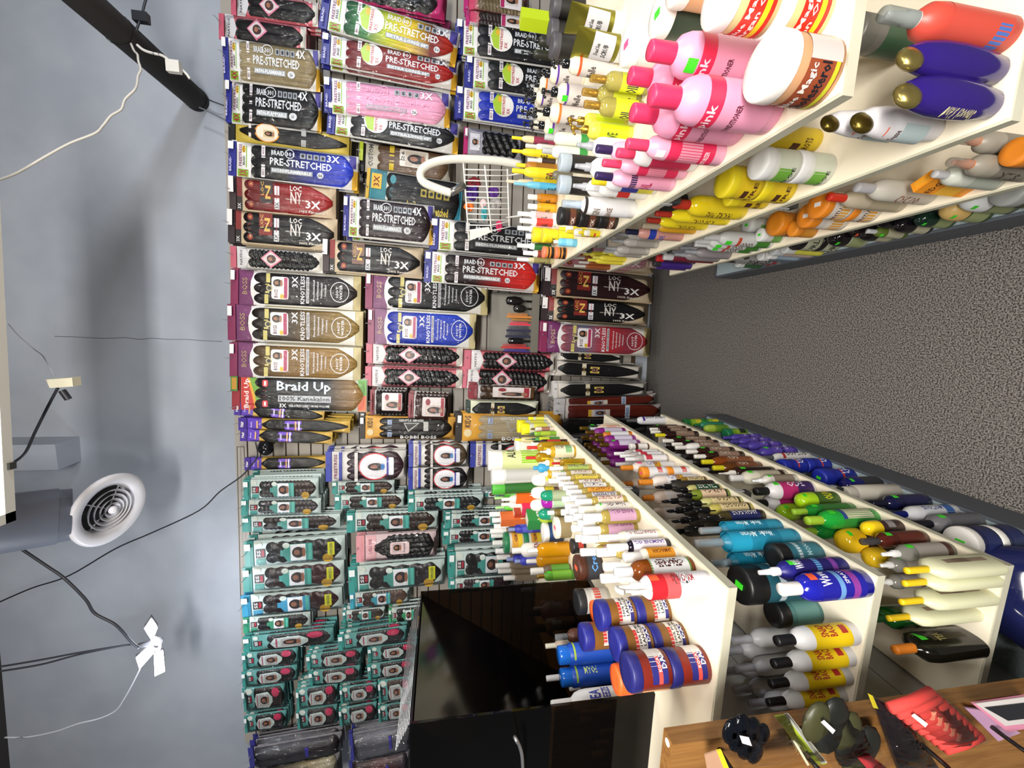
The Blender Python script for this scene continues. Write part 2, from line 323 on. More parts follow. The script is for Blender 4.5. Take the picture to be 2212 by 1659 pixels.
# ------------------------------------------------------------------ hair packs on the slatwall
class Pack:
    """flat printed pack, local x to the shopper's right, z up from the bottom edge, front towards -y; a = 0..1 across, b = 0..1 from the top"""
    def __init__(s, W, H, T=.022): s.W, s.H, s.T = W, H, T; s.g = {}; s.k = 0
    def mb(s, part): return s.g.setdefault(part, MB())
    def P(s, a, b, lv): return ((a-.5)*s.W, -s.T-.0012*lv if lv >= 0 else -.0052-.0004*(20+lv), (1-b)*s.H)
    def poly(s, part, pts, c, lv=1): s.mb(part).add([s.P(a, b, lv) for a, b in pts], [tuple(range(len(pts)))[::-1]], c)
    def r(s, part, a0, b0, a1, b1, c, lv=1, rad=0):
        if not rad: return s.poly(part, [(a0, b0), (a1, b0), (a1, b1), (a0, b1)], c, lv)
        ra = rad; rb = rad*s.W/s.H; pts = []
        for ca, cb, st in ((a1-ra, b0+rb, -90), (a1-ra, b1-rb, 0), (a0+ra, b1-rb, 90), (a0+ra, b0+rb, 180)):
            for k in range(5): q = radians(st+k*22.5); pts.append((ca+ra*cos(q), cb+rb*sin(q)))
        s.poly(part, pts, c, lv)
    def e(s, part, a, b, ra, rb, c, lv=1, n=20): s.poly(part, [(a+ra*cos(2*pi*k/n), b+rb*sin(2*pi*k/n)) for k in range(n)], c, lv)
    def ring(s, part, a, b, ra, rb, c, lv=1, f=.8, n=20):
        vs = []; fs = []
        for k in range(n): q = 2*pi*k/n; vs += [s.P(a+ra*cos(q), b+rb*sin(q), lv), s.P(a+ra*f*cos(q), b+rb*f*sin(q), lv)]
        for k in range(n): j = (k+1) % n; fs.append((2*k, 2*j, 2*j+1, 2*k+1)[::-1])
        s.mb(part).add(vs, [f[::-1] for f in fs], c)
    def t(s, part, tx, a0, b0, a1, b1, c, lv=3, d='h'):
        """d 'h': reads a0->a1, baseline b1, tops b0.  d 'd': reads downwards b0->b1, baseline a0, tops a1"""
        vs, fs = glyphs(tx)
        if d == 'h': q = [s.P(a0+(a1-a0)*x, b1+(b0-b1)*y, lv) for x, y in vs]
        else: q = [s.P(a0+(a1-a0)*y, b0+(b1-b0)*x, lv) for x, y in vs]
        s.mb(part).add(q, fs, c)
    def card(s, c, b0=0, b1=1, part='backing_card', a0=0, a1=1):
        s.mb(part).box((a0-.5)*s.W, (a1-.5)*s.W, -.003-.0012*(part == 'header_card' or c[1:] in ('d9a92c',)), 0, (1-b1)*s.H, (1-b0)*s.H, c)
    def header(s, c, b1=.05, part='header_card', b0=-.002):
        s.mb(part).box(-.5*s.W, .5*s.W, -.006, -.001, (1-b1)*s.H, (1-b0)*s.H, c)
    def hair(s, mat, b0, b1, n=3, w=.92, tip=0, lobe=.03, curl=0, bump=.18, a=.5, part='hair_bundle', T=None, top=0, wave=0, nv=36):
        nu = 8*n+1; T = T or s.T; vs = []; fs = []
        for j in range(nv+1):
            v = j/nv
            for i in range(nu):
                u = i/(nu-1); fold = abs(sin(pi*n*u))
                hw = w/2
                if tip: hw *= min(1, max(.04, (1-v)/tip))**.55 if v > 1-tip else 1
                if top: hw *= min(1, (.25+v/top)) if v < top else 1
                if curl: hw *= 1+.07*sin(2*pi*curl*v*1.0)*(1 if .04 < v < .98 else 0)
                bb = b0+lobe*(1-fold**.6)*(1-v)**6+(b1-b0)*v+(.03*(1-fold)*random.random() if v > .97 and not tip else 0)
                aa = a+(u-.5)*2*hw+wave*sin(v*5)
                prof = max(0, 1-(2*u-1)**2)**.5
                end = min(1, v*14, (1-v)*10)
                dp = T*(.25+.75*prof**.8)*(.45+.55*end**.5)*(1-bump+bump*fold)
                if curl: dp *= .82+.18*sin(2*pi*(curl*v+.5*u*n))
                vs.append(((aa-.5)*s.W, -.003-dp, (1-bb)*s.H))
        for j in range(nv):
            for i in range(nu-1): k = j*nu+i; fs.append((k, k+nu, k+nu+1, k+1))
        s.mb(part).add(vs, fs, mat, True)
    def film(s, mat='film', b0=.05, b1=1, ov=.01, lift=.006, wr=.004):
        nu, nv = 9, 26; vs = []; fs = []
        for j in range(nv+1):
            v = j/nv
            for i in range(nu):
                u = i/(nu-1); e = min(1, u*5, (1-u)*5)**.5*min(1, v*9, (1-v)*9)**.5
                vs.append(((u-.5)*s.W*(1+ov), -.004-(s.T+lift)*e+(random.random()-.5)*wr*e, (1-b0-(b1-b0)*v)*s.H))
        for j in range(nv):
            for i in range(nu-1): k = j*nu+i; fs.append((k, k+nu, k+nu+1, k+1))
        s.mb('plastic_film').add(vs, fs, mat, True)
    def face(s, part, a0, b0, a1, b1, bg, lv=3, hairc='#1c1412', skin='#9a6a50', top=None, d='h'):
        s.r(part, a0, b0, a1, b1, bg, lv); f = lambda x, y: (a0+(a1-a0)*x, b0+(b1-b0)*y)
        if d == 'd': f = lambda x, y: (a1+(a0-a1)*y, b0+(b1-b0)*x)
        A, B_ = (a1-a0), (b1-b0)
        if d == 'd': A, B_ = B_*0+(a1-a0), (b1-b0)
        sx, sy = (A, B_)
        s.e(part, *f(.5, .52), .34*sx, .42*sy, hairc, lv+.3); s.e(part, *f(.5, .42), .17*sx, .2*sy, skin, lv+.6)
        s.e(part, *f(.5, .88), .3*sx, .11*sy, top or skin, lv+.6)
    def done(s, root):
        for k, mb in s.g.items():
            o = mb.build(k, root)
        return root
WHT = '#e9e9ea'
def st_F(p, cols, n=3, x='3X', hd='#2b2f86', long=0, txt=1, hb='#e8e6e6'):      # long straight braid pack
    p.header(hd, .055); p.r('header_card', .74, .006, .95, .046, WHT); p.t('header_card', 'BRAID', .12, .018, .5, .034, '#c9c7e8')
    p.card('#dcdad6', .06, 1); p.card('#d9a92c', .955, 1.0, 'backing_card', 0, .55) if 1 else 0
    p.header('#3a3590', 1.0, 'foot_card', .93) if 0 else p.r('backing_card', .62, .93, .98, .985, '#4a3f9a', -14)
    p.r('header_card', .02, .062, .98, .17, hb, -12)
    p.t('header_card', 'FREETRESS', .32, .078, .93, .1, '#7c2f6a', -10); p.t('header_card', 'BRAID', .36, .106, .62, .123, '#222', -10); p.e('header_card', .8, .114, .1, .014, '#e0b430', -11); p.t('header_card', '301', .72, .107, .88, .121, '#3a2a10', -10)
    p.r('header_card', .3, .13, .9, .137, '#7fb82d', -10); p.r('header_card', .03, .07, .24, .15, '#86b83c', -11); p.t('header_card', x, .04, .08, .24, .14, '#a8323c', -10)
    p.hair(hair(cols), .17, .965, n, .92, .22 if long else .1, .025)
    for k in range(n):
        p.r('paper_band', .05+k*.9/n, .255, .03+(k+1)*.9/n, .283, '#e4dfe0', .6); p.t('paper_band', 'BRAID 301', .1+k*.9/n, .262, -.02+(k+1)*.9/n, .275, '#6b3a6b', 1.2)
    if long:
        p.e('round_sticker', .55, .36, .36, .36*p.W/p.H, '#eceae6', 2.5); p.poly('round_sticker', [(.3, .3), (.62, .275), (.9, .31), (.86, .345), (.24, .345)], '#a9c83a', 3)
        p.t('round_sticker', 'FREETRESS', .26, .352, .84, .372, '#b23a46', 3.4); p.t('round_sticker', '3X', .3, .385, .48, .41, '#b23a46', 3.4); p.e('round_sticker', .74, .33, .1, .016, '#e0b430', 3.4)
    o = .14 if long else 0; L = 'lettering'; c = '#dcdfe4' if txt else cols[0]
    p.t(L, 'BRAID', .7, .33+o, .84, .43+o, c, 3, 'd'); p.ring(L, .78, .47+o, .13, .13*p.W/p.H, c, 3, .86); p.t(L, '301', .71, .44+o, .83, .5+o, c, 3, 'd')
    for k in range(4):
        z = .55+o+k*.052; p.r(L, .69, z, .84, z+.042, '#9fa4ab', 3); p.e(L, .765, z+.021, .05, .012, '#2a2d34', 3.5)
    p.t(L, 'PRE-STRETCHED', .42, .32+o, .63, .8+o*.4, c, 3, 'd'); p.r(L, .21, .33+o, .345, .65+o, '#9aa0a6', 2.8); p.t(L, 'EXTRA LONG 68"' if long else 'NON-FLAMMABLE', .23, .34+o, .325, .64+o, '#f2f2f2' if txt else c, 3.2, 'd')
    p.t(L, x, .68, .76+o*.5, .88, .86+o*.4, '#e8eaf0', 3.4, 'd'); p.e(L, .27, .71+o, .09, .09*p.W/p.H, '#cfd2d6', 3); p.t(L, '56', .23, .695+o, .31, .725+o, '#333', 3.4, 'd')
    p.film()
def st_L(p, cols, sq='#7c1f1c', band='#8a2a2a'):
    p.header('#2a1b20', .06); p.r('header_card', .5, .004, .97, .05, '#e4e0df'); p.card('#c8b597', .1, 1); p.card(band, .065, .115, 'header_card', .42, 1); p.card('#221a1c', .065, .115, 'header_card', 0, .42)
    p.t('header_card', '3X', .05, .075, .22, .105, WHT, -10)
    p.hair(hair(cols), .14, .97, 3, .9, .28, .03)
    for k in range(3):
        a = .2+k*.3; p.e('medallion', a, .21, .095, .025, '#8f2a20', 1); p.t('medallion', 'X', a-.04, .2, a+.04, .222, '#d8b25a', 1.5)
    p.r('square_label', .28, .29, .94, .41, sq, 2); p.t('square_label', 'LOC', .5, .3, .9, .33, '#c9a24a', 3); p.t('square_label', 'N', .4, .34, .8, .39, '#d8b25a', 3)
    p.r('white_label', .12, .425, .82, .47, '#dcdde4', 2); p.t('white_label', '3X', .14, .43, .34, .465, '#333', 3); p.t('white_label', 'Pre-Stretched', .4, .44, .8, .455, '#b23a46', 3)
    L = 'lettering'; p.t(L, 'LOC', .72, .57, .88, .68, '#d8d3cf', 3, 'd'); p.t(L, 'N', .34, .575, .7, .63, '#d8d3cf', 3, 'd'); p.t(L, 'Y', .34, .635, .7, .68, '#d8d3cf', 3, 'd')
    p.t(L, 'PRE-STRETCHED BRAID', .44, .53, .48, .74, '#d8d3cf', 3.3, 'd'); p.t(L, '3X', .24, .72, .48, .86, '#f0efee', 3.4, 'd'); p.t(L, '100% Kanekalon', .1, .66, .18, .9, '#cfc6bc', 3, 'd'); p.film()
def st_B(p, cols, n=3, wt='#d8d8de'):
    p.header('#7d1f4e', .055); p.r('header_card', .68, .01, .95, .04, WHT); p.card('#c9bb86', .06, 1); p.r('backing_card', .01, .17, .99, .94, '#dcdad2', -17)
    p.card('#6f2a63', .06, .19, 'header_card'); p.poly('backing_card', [(.0, .2), (.06, .175), (.3, .15), (.5, .145), (.7, .15), (.94, .175), (1, .2), (1, .26), (0, .26)], '#e6e5e6', -15.5)
    p.t('header_card', 'BOSS', .3, .085, .78, .125, '#a98a74', -12); p.t('header_card', 'hair', .42, .13, .7, .145, '#3a1a30', -12)
    p.hair(hair(cols), .175, .97, n, .9, .2, .045)
    for k in range(n): p.r('gold_band', .06+k*.9/n, .262+.006*k, .02+(k+1)*.9/n, .292+.006*k, '#c4b96c', .8)
    S_ = 'portrait_tag'; p.r(S_, .2, .315, .84, .445, '#e6e2e4', 2.5, .07); p.face(S_, .5, .32, .82, .4, '#d6d2d4', 3); p.t(S_, 'BOSS', .24, .335, .48, .365, '#4a1f3a', 3.4); p.r(S_, .22, .41, .82, .436, '#a22c5c', 3); p.e(S_, .5, .3, .09, .024, '#b8b184', 3); p.e(S_, .5, .3, .055, .015, '#2a2a26', 3.4); p.e(S_, .28, .395, .07, .015, '#cfae2c', 3.4)
    L = 'lettering'; p.t(L, '3X', .56, .47, .88, .515, wt, 3); p.t(L, 'KNOTLESS', .1, .535, .9, .568, wt, 3); p.r(L, .12, .58, .88, .602, '#bcbcc4', 2.6); p.t(L, 'GENTLE SENSES', .16, .584, .84, .598, '#3a3a40', 3)
    for k in range(4): p.t(L, 'Pre-Stretched', .2+.05*k, .63+.03*k, .8-.04*k, .645+.03*k, wt, 3)
    p.ring(L, .5, .84, .3, .075, wt, 3, .93); p.t(L, 'HOT', .34, .81, .66, .83, wt, 3); p.t(L, 'WATER', .28, .84, .72, .86, wt, 3)
    p.film()
def st_U(p, cols, n=3):
    p.header('#8f1d2c', .055); p.r('header_card', .55, .0, .98, .05, '#3f7d33'); p.r('header_card', .6, .008, .94, .042, '#b9882a', 1.3); p.card('#c7d0c4', .06, 1); p.card('#c8322e', .062, .17, 'header_card'); p.poly('header_card', [(0, .17), (.4, .15), (1, .11), (1, .2), (0, .2)], '#6ba12f', -14); p.poly('header_card', [(0, .165), (.4, .145), (1, .105), (1, .12), (.4, .165), (0, .18)], '#e0a22c', -13.6)
    p.t('header_card', 'Braid Up', .06, .085, .92, .13, '#f2eeee', -12)
    p.hair(hair(cols), .165, .97, n, .95, .1, .04)
    for k in range(n): p.r('red_tag', .1+k*.3, .225, .3+k*.3, .265, '#c62a33', .8, .05); p.r('red_tag', .14+k*.3, .238, .26+k*.3, .252, '#eee', 1.3)
    L = 'lettering'; p.t(L, 'Braid Up', .52, .33, .88, .73, '#ccd6e6', 3, 'd'); p.r(L, .27, .34, .46, .73, '#aeb3bb', 2.6); p.t(L, '100% Kanekalon', .3, .35, .44, .72, '#2a2d33', 3, 'd'); p.t(L, '3X', .1, .35, .22, .4, WHT, 3, 'd'); p.t(L, 'PRE-STRETCHED / MORE VOLUME', .12, .42, .19, .72, WHT, 3, 'd')
    p.r('foot_card', .5, .93, .98, .995, '#5ca03a', -3); p.r('foot_card', .02, .93, .5, .995, '#e2673a', -3); p.film()
def st_P(p, cols):
    p.header('#3d1f8c', .07); p.t('header_card', 'Hair', .3, .02, .75, .05, WHT); p.card('#c9a43c', .075, 1); p.card('#5a35b5', .075, .2, 'header_card'); p.t('header_card', 'Remi', .3, .1, .7, .12, '#d8c8ff', -12); p.r('header_card', .2, .155, .8, .17, '#d9a870', -12)
    p.hair(hair(cols), .2, .98, 1, .92, .3, .01, top=.12); p.e('gold_emblem', .5, .27, .12, .03, '#c9a84c', 1.5)
    p.poly('hexagon_label', [(.12, .42), (.5, .39), (.88, .42), (.88, .56), (.12, .56)], '#6a3fc0', 2); p.t('hexagon_label', 'REMY', .25, .43, .75, .45, '#e4d8ff', 3); p.r('hexagon_label', .14, .5, .86, .515, '#d9a870', 2.6); p.r('hexagon_label', .14, .53, .86, .545, '#e6e0f0', 2.6)
    p.film()
def st_T(p, cols, hd='#3f8f88', curl=15, yel=0, wide=0, lt='#c3d4d2'):
    p.header(hd, .085); p.r('header_card', .68, .012, .93, .07, '#dfe6e6'); p.card(lt if not wide else '#5f9c9a', .09, 1)
    p.r('logo_square', .32, .11, .66, .2, '#2a1c22', -14); p.t('logo_square', 'SS', .36, .12, .62, .155, WHT, -13); p.r('logo_square', .38, .165, .62, .19, '#a8283a', -13)
    p.e('logo_square', .84, .135, .13, .13*p.W/p.H*1.1, '#ccd4cc', -14); p.r('backing_card', .04, .11, .28, .2, hd, -14)
    p.hair(hair(cols, 1), .21 if not wide else .26, .96, 2, .8 if not wide else .88, .12, .03, curl=curl, bump=.3, nv=44)
    S_ = 'hanging_tag'
    if not wide:
        p.poly(S_, [(.38, .36), (.62, .36), (.62, .39), (.84, .43), (.84, .68), (.16, .68), (.16, .43), (.38, .39)], hd, 2.2); p.face(S_, .18, .46, .82, .61, '#dfe0e6', 3, '#241a1c', '#8a5a44'); p.r(S_, .18, .64, .82, .67, '#54b0a6', 3); p.e(S_, .8, .42, .11, .035, '#c9d2cc', 3.4)
        p.e('gold_sticker', .2, .83, .17, .055, '#b58f2e', 2)
    else:
        p.poly(S_, [(.5, .3), (.8, .35), (.84, .62), (.6, .72), (.4, .72), (.16, .62), (.2, .35)], '#b9c9c6', 2.2); p.face(S_, .26, .42, .74, .64, '#aaa6a8', 3, '#2a1c18', '#96644c'); p.r(S_, .24, .36, .76, .38, '#a8506a', 3)
        p.e('pink_sticker', .78, .8, .2, .09, '#b52e54', 2)
    if yel: p.r('yellow_label', .3, .83, .82, .9, '#c9cc2a', 2.2); p.t('yellow_label', 'UNPROCESSED', .33, .85, .79, .88, '#444', 3)
    p.film('film_teal', wr=.007)
def st_K(p, cols, straight=0, bg='#c9606c'):
    p.header('#b8566a', .06); p.card(bg, .065, 1); p.poly('backing_card', [(0, .07), (1, .07), (1, .16), (.5, .2), (0, .16)], '#cfcdd0', -14); p.t('backing_card', 'NAYDS', .15, .1, .85, .125, '#3a3a40', -12)
    p.r('backing_card', .02, .93, .98, .995, '#d6d2c8', -14)
    p.hair(hair(cols, 0 if straight else 1), .19, .96, 2, .84, .16, .03, curl=0 if straight else 16, bump=.35, nv=80 if not straight else 30)
    p.poly('diamond_label', [(.5, .33), (.93, .44), (.5, .56), (.07, .44)], '#d07a94', 2.4); p.poly('diamond_label', [(.5, .345), (.84, .44), (.5, .54), (.16, .44)], '#cfc4c6', 2.8); p.e('diamond_label', .5, .445, .2, .05, '#3a2422', 3); p.e('diamond_label', .5, .435, .1, .022, '#96644c', 3.4); p.film()
def st_S(p, cols):
    p.header('#7a1828', .12); p.card('#b8b4b4', .13, 1); p.hair(hair(cols, 1), .16, .97, 2, .94, 0, .02, curl=8, bump=.3)
    p.r('portrait_label', .2, .34, .9, .9, '#d8d2d2', 2.4, .05); p.face('portrait_label', .24, .42, .62, .86, '#cbbcb6', 3, '#241a1c', '#9a6a55'); p.e('portrait_label', .72, .48, .12, .06, '#8a1f30', 3.2); p.r('portrait_label', .22, .8, .88, .88, '#9c2436', 3.2); p.film()
def st_Y(p, cols, back='#d19a2a'):
    p.header('#2a2422', .05); p.r('header_card', .68, .008, .94, .042, '#ddd'); p.card(back, .055, 1, a0=0, a1=1); p.t('header_card', 'KIDS', .5, .075, .92, .13, '#3a2a16', -12); p.e('header_card', .3, .105, .14, .14*p.W/p.H, '#d9c9a0', -13)
    p.hair(hair(cols), .2, .96, 3, .86, .14, .05)
    for k in range(3): p.r('blue_band', .12+k*.27, .285, .33+k*.27, .33, '#8fa9c9', 1); p.t('blue_band', 'SOL', .15+k*.27, .295, .3+k*.27, .32, '#8a3a46', 1.6)
    L = 'lettering'; p.poly(L, [(.75, .45), (.35, .5), (.75, .62)], '#a8a8a4', 2.6); p.poly(L, [(.71, .465), (.42, .503), (.71, .59)], cols[0], 3); p.t(L, 'GENTLE SENSES', .8, .4, .9, .66, '#cfcfcb', 3, 'd'); p.t(L, 'BOBBI BOSS', .06, .42, .2, .8, '#dedede', 3, 'd'); p.r(L, .4, .66, .8, .71, '#b8b8b4', 2.8); p.film()
def st_X(p, cols, n=4):
    p.header('#2f3a9a', .07); p.card('#d6d3cf', .075, 1); p.card('#c9c5c2', .08, .22, 'header_card'); p.r('header_card', .02, .16, .98, .2, '#2f3a9a', -12); p.t('header_card', 'FREETRESS', .1, .1, .9, .14, '#7c3f5a', -12)
    p.hair(hair(cols), .26, .97, n, .92, .12, .05, curl=3, bump=.35); p.r('paper_band', .02, .36, .98, .4, '#cdc9c8', 2)
    p.e('oval_label', .5, .61, .46, .2, '#c23a42', 2.4); p.e('oval_label', .5, .61, .42, .185, '#e4e4e8', 2.9); p.face('oval_label', .3, .5, .68, .74, '#d9d9de', 3.2, '#1d1718', '#8f5f4a', '#2f74b8'); p.r('oval_label', .2, .78, .8, .85, '#e0e2ea', 3.3, .05); p.r('oval_label', .2, .76, .8, .785, '#3f3a98', 3.8); p.film(wr=.007)
def st_H(p, cols, bg='#cfcac2', tag=1, n=1, hd='#c9c6c4'):
    p.header(hd, .045); p.card(bg, .05, 1); p.hair(hair(cols), .07, .97, n, .8, .3, .01, top=.14)
    if tag: p.r('paper_band', .12, .33, .9, .375, '#cfc6ac', 2); p.t('paper_band', 'REMY', .3, .34, .7, .365, '#7a5a2a', 2.6); p.r('portrait_label', .3, .42, .72, .52, '#cdb64a', 2.2); p.face('portrait_label', .34, .44, .68, .5, '#8a6a58', 2.8)
    p.film()
def st_R(p, cols):
    p.header('#b8b6b8', .09); p.e('header_card', .35, .04, .06, .012, '#26262a'); p.card('#cfc8c4', .1, 1); p.hair(hair(cols), .12, .98, 2, .9, .1, .01, bump=.25)
    p.r('portrait_label', .18, .3, .66, .5, '#d8cfc4', 2.4); p.r('portrait_label', .18, .3, .66, .33, '#d8b23c', 2.8); p.face('portrait_label', .24, .36, .62, .46, '#9fa8c4', 3); p.r('white_band', .05, .64, .95, .685, '#c9d2de', 2.4); p.t('white_band', 'FREE', .2, .65, .8, .675, '#3a6aa8', 3); p.film(wr=.007)
def st_M(p, cols, bg='#b82a6a'):
    p.header('#a81f62', .06); p.r('header_card', .6, .01, .9, .05, '#e6dfe4'); p.card(bg, .065, 1); p.r('portrait_label', .15, .1, .8, .26, '#cfcdd4', -12); p.face('portrait_label', .3, .12, .65, .24, '#b9b9c2', -11); p.hair(hair(cols, 1), .3, .93, 3, .86, .1, .03, curl=5, bump=.3); p.film(wr=.008)
def st_N(p, cols, bg='#b86a72'):
    p.header('#b0256e', .06); p.card(bg, .065, 1); p.card('#c8486a', .065, .16, 'header_card'); p.hair(hair(cols, 1), .2, .97, 2, .86, .1, .03, curl=14, bump=.35, nv=60); p.r('portrait_label', .2, .55, .9, .9, '#dcd6d8', 2.4, .05); p.face('portrait_label', .34, .62, .78, .84, '#cfc6c4', 3); p.r('portrait_label', .22, .56, .88, .62, '#a8265e', 3); p.film()
def st_D(p, cols):
    p.header('#cf8f96', .1); p.card('#d3bfc2', .11, 1); p.r('backing_card', .02, .12, .98, .24, '#d8a8ae', -14); p.t('backing_card', 'DELUXE', .3, .15, .85, .19, '#8a4a58', -13); p.hair(hair(cols), .22, .97, 5, .9, .1, .02, top=.35, bump=.4, curl=10)
    p.r('portrait_label', .26, .42, .72, .66, '#e0c9cc', 2.4, .08); p.face('portrait_label', .34, .45, .68, .56, '#c9b4b4', 3); p.t('portrait_label', 'Ponytail', .32, .58, .66, .62, '#444', 3); p.film()
def st_J(p, cols):
    p.header('#c9a43c', .03); p.card('#c9c9bc', .04, 1); p.card('#2f7d8c', .035, .2, 'header_card'); p.r('header_card', .55, .05, .9, .15, '#e0b43c', -12); p.t('header_card', '3X', .6, .07, .85, .13, '#7a2a1a', -11); p.hair(hair(cols), .2, .97, 3, .95, .06, .03)
    for k in range(3): p.e('paper_band', .2+k*.3, .27, .1, .03, '#3f8f9c', 1)
    L = 'lettering'; p.e(L, .2, .36, .11, .04, '#c9b23c', 3); p.t(L, 'Jumbo', .2, .42, .36, .56, '#d8c04a', 3, 'd'); p.t(L, 'Pre-Stretched', .1, .59, .3, .86, '#d8c04a', 3, 'd')
    for k in range(4): p.r(L, .5, .56+k*.08, .68, .62+k*.08, '#a8983a', 3); p.e(L, .59, .59+k*.08, .05, .018, '#1a1a1a', 3.4)
    p.r('foot_card', .04, .92, .96, .99, '#2f8fa8', -2); p.film()
def st_Q(p, cols):
    p.header('#222', .06); p.r('header_card', .3, .01, .9, .05, '#a8b82a'); p.card('#b8b2a4', .07, 1); p.t('backing_card', 'CUSTOM', .2, .1, .9, .15, '#555', -13); p.hair(hair(cols), .2, .97, 3, .9, .1, .03)
    for k in range(3): p.r('yellow_band', .12+k*.28, .33, .34+k*.28, .38, '#cfb62c', 1.4)
    p.r('portrait_label', .3, .44, .85, .75, '#d8d3cb', 2.4, .05); p.face('portrait_label', .34, .5, .8, .72, '#c2b8ac', 3); p.t('portrait_label', '26', .5, .455, .8, .49, '#333', 3.2); p.film()
def st_G(p, cols, bg='#c9b24a'):
    p.header('#1c1a1a', .05); p.card(bg, .055, 1); p.hair(hair(cols), .09, .98, 1, .72, .3, .01, top=.2); p.r('paper_band', .22, .17, .8, .19, '#ded9d2', 1.2); p.e('oval_label', .5, .32, .42, .1, '#d98f2a', 2.2); p.e('oval_label', .5, .32, .38, .09, '#e0d6c4', 2.6); p.face('oval_label', .3, .29, .62, .38, '#c8b48a', 3); p.r('grey_band', .12, .6, .92, .64, '#a8a8a8', 2); p.film()
def st_Z(p, cols):
    p.header('#3a3a8a', .05); p.card('#8f8c92', .06, 1); p.hair(hair(cols), .07, .97, 2, .96, .04, .01, T=.05, bump=.1); p.r('white_label', .1, .1, .9, .2, '#b9b4bc', 14); p.r('purple_strip', .4, .62, .9, .66, '#3f3a98', 30); p.film(wr=.012, lift=.035)
BLK = ('#121214', '#151417'); DKB = ('#1c1316', '#241619')
STY = {k[3:]: v for k, v in list(globals().items()) if k.startswith('st_')}
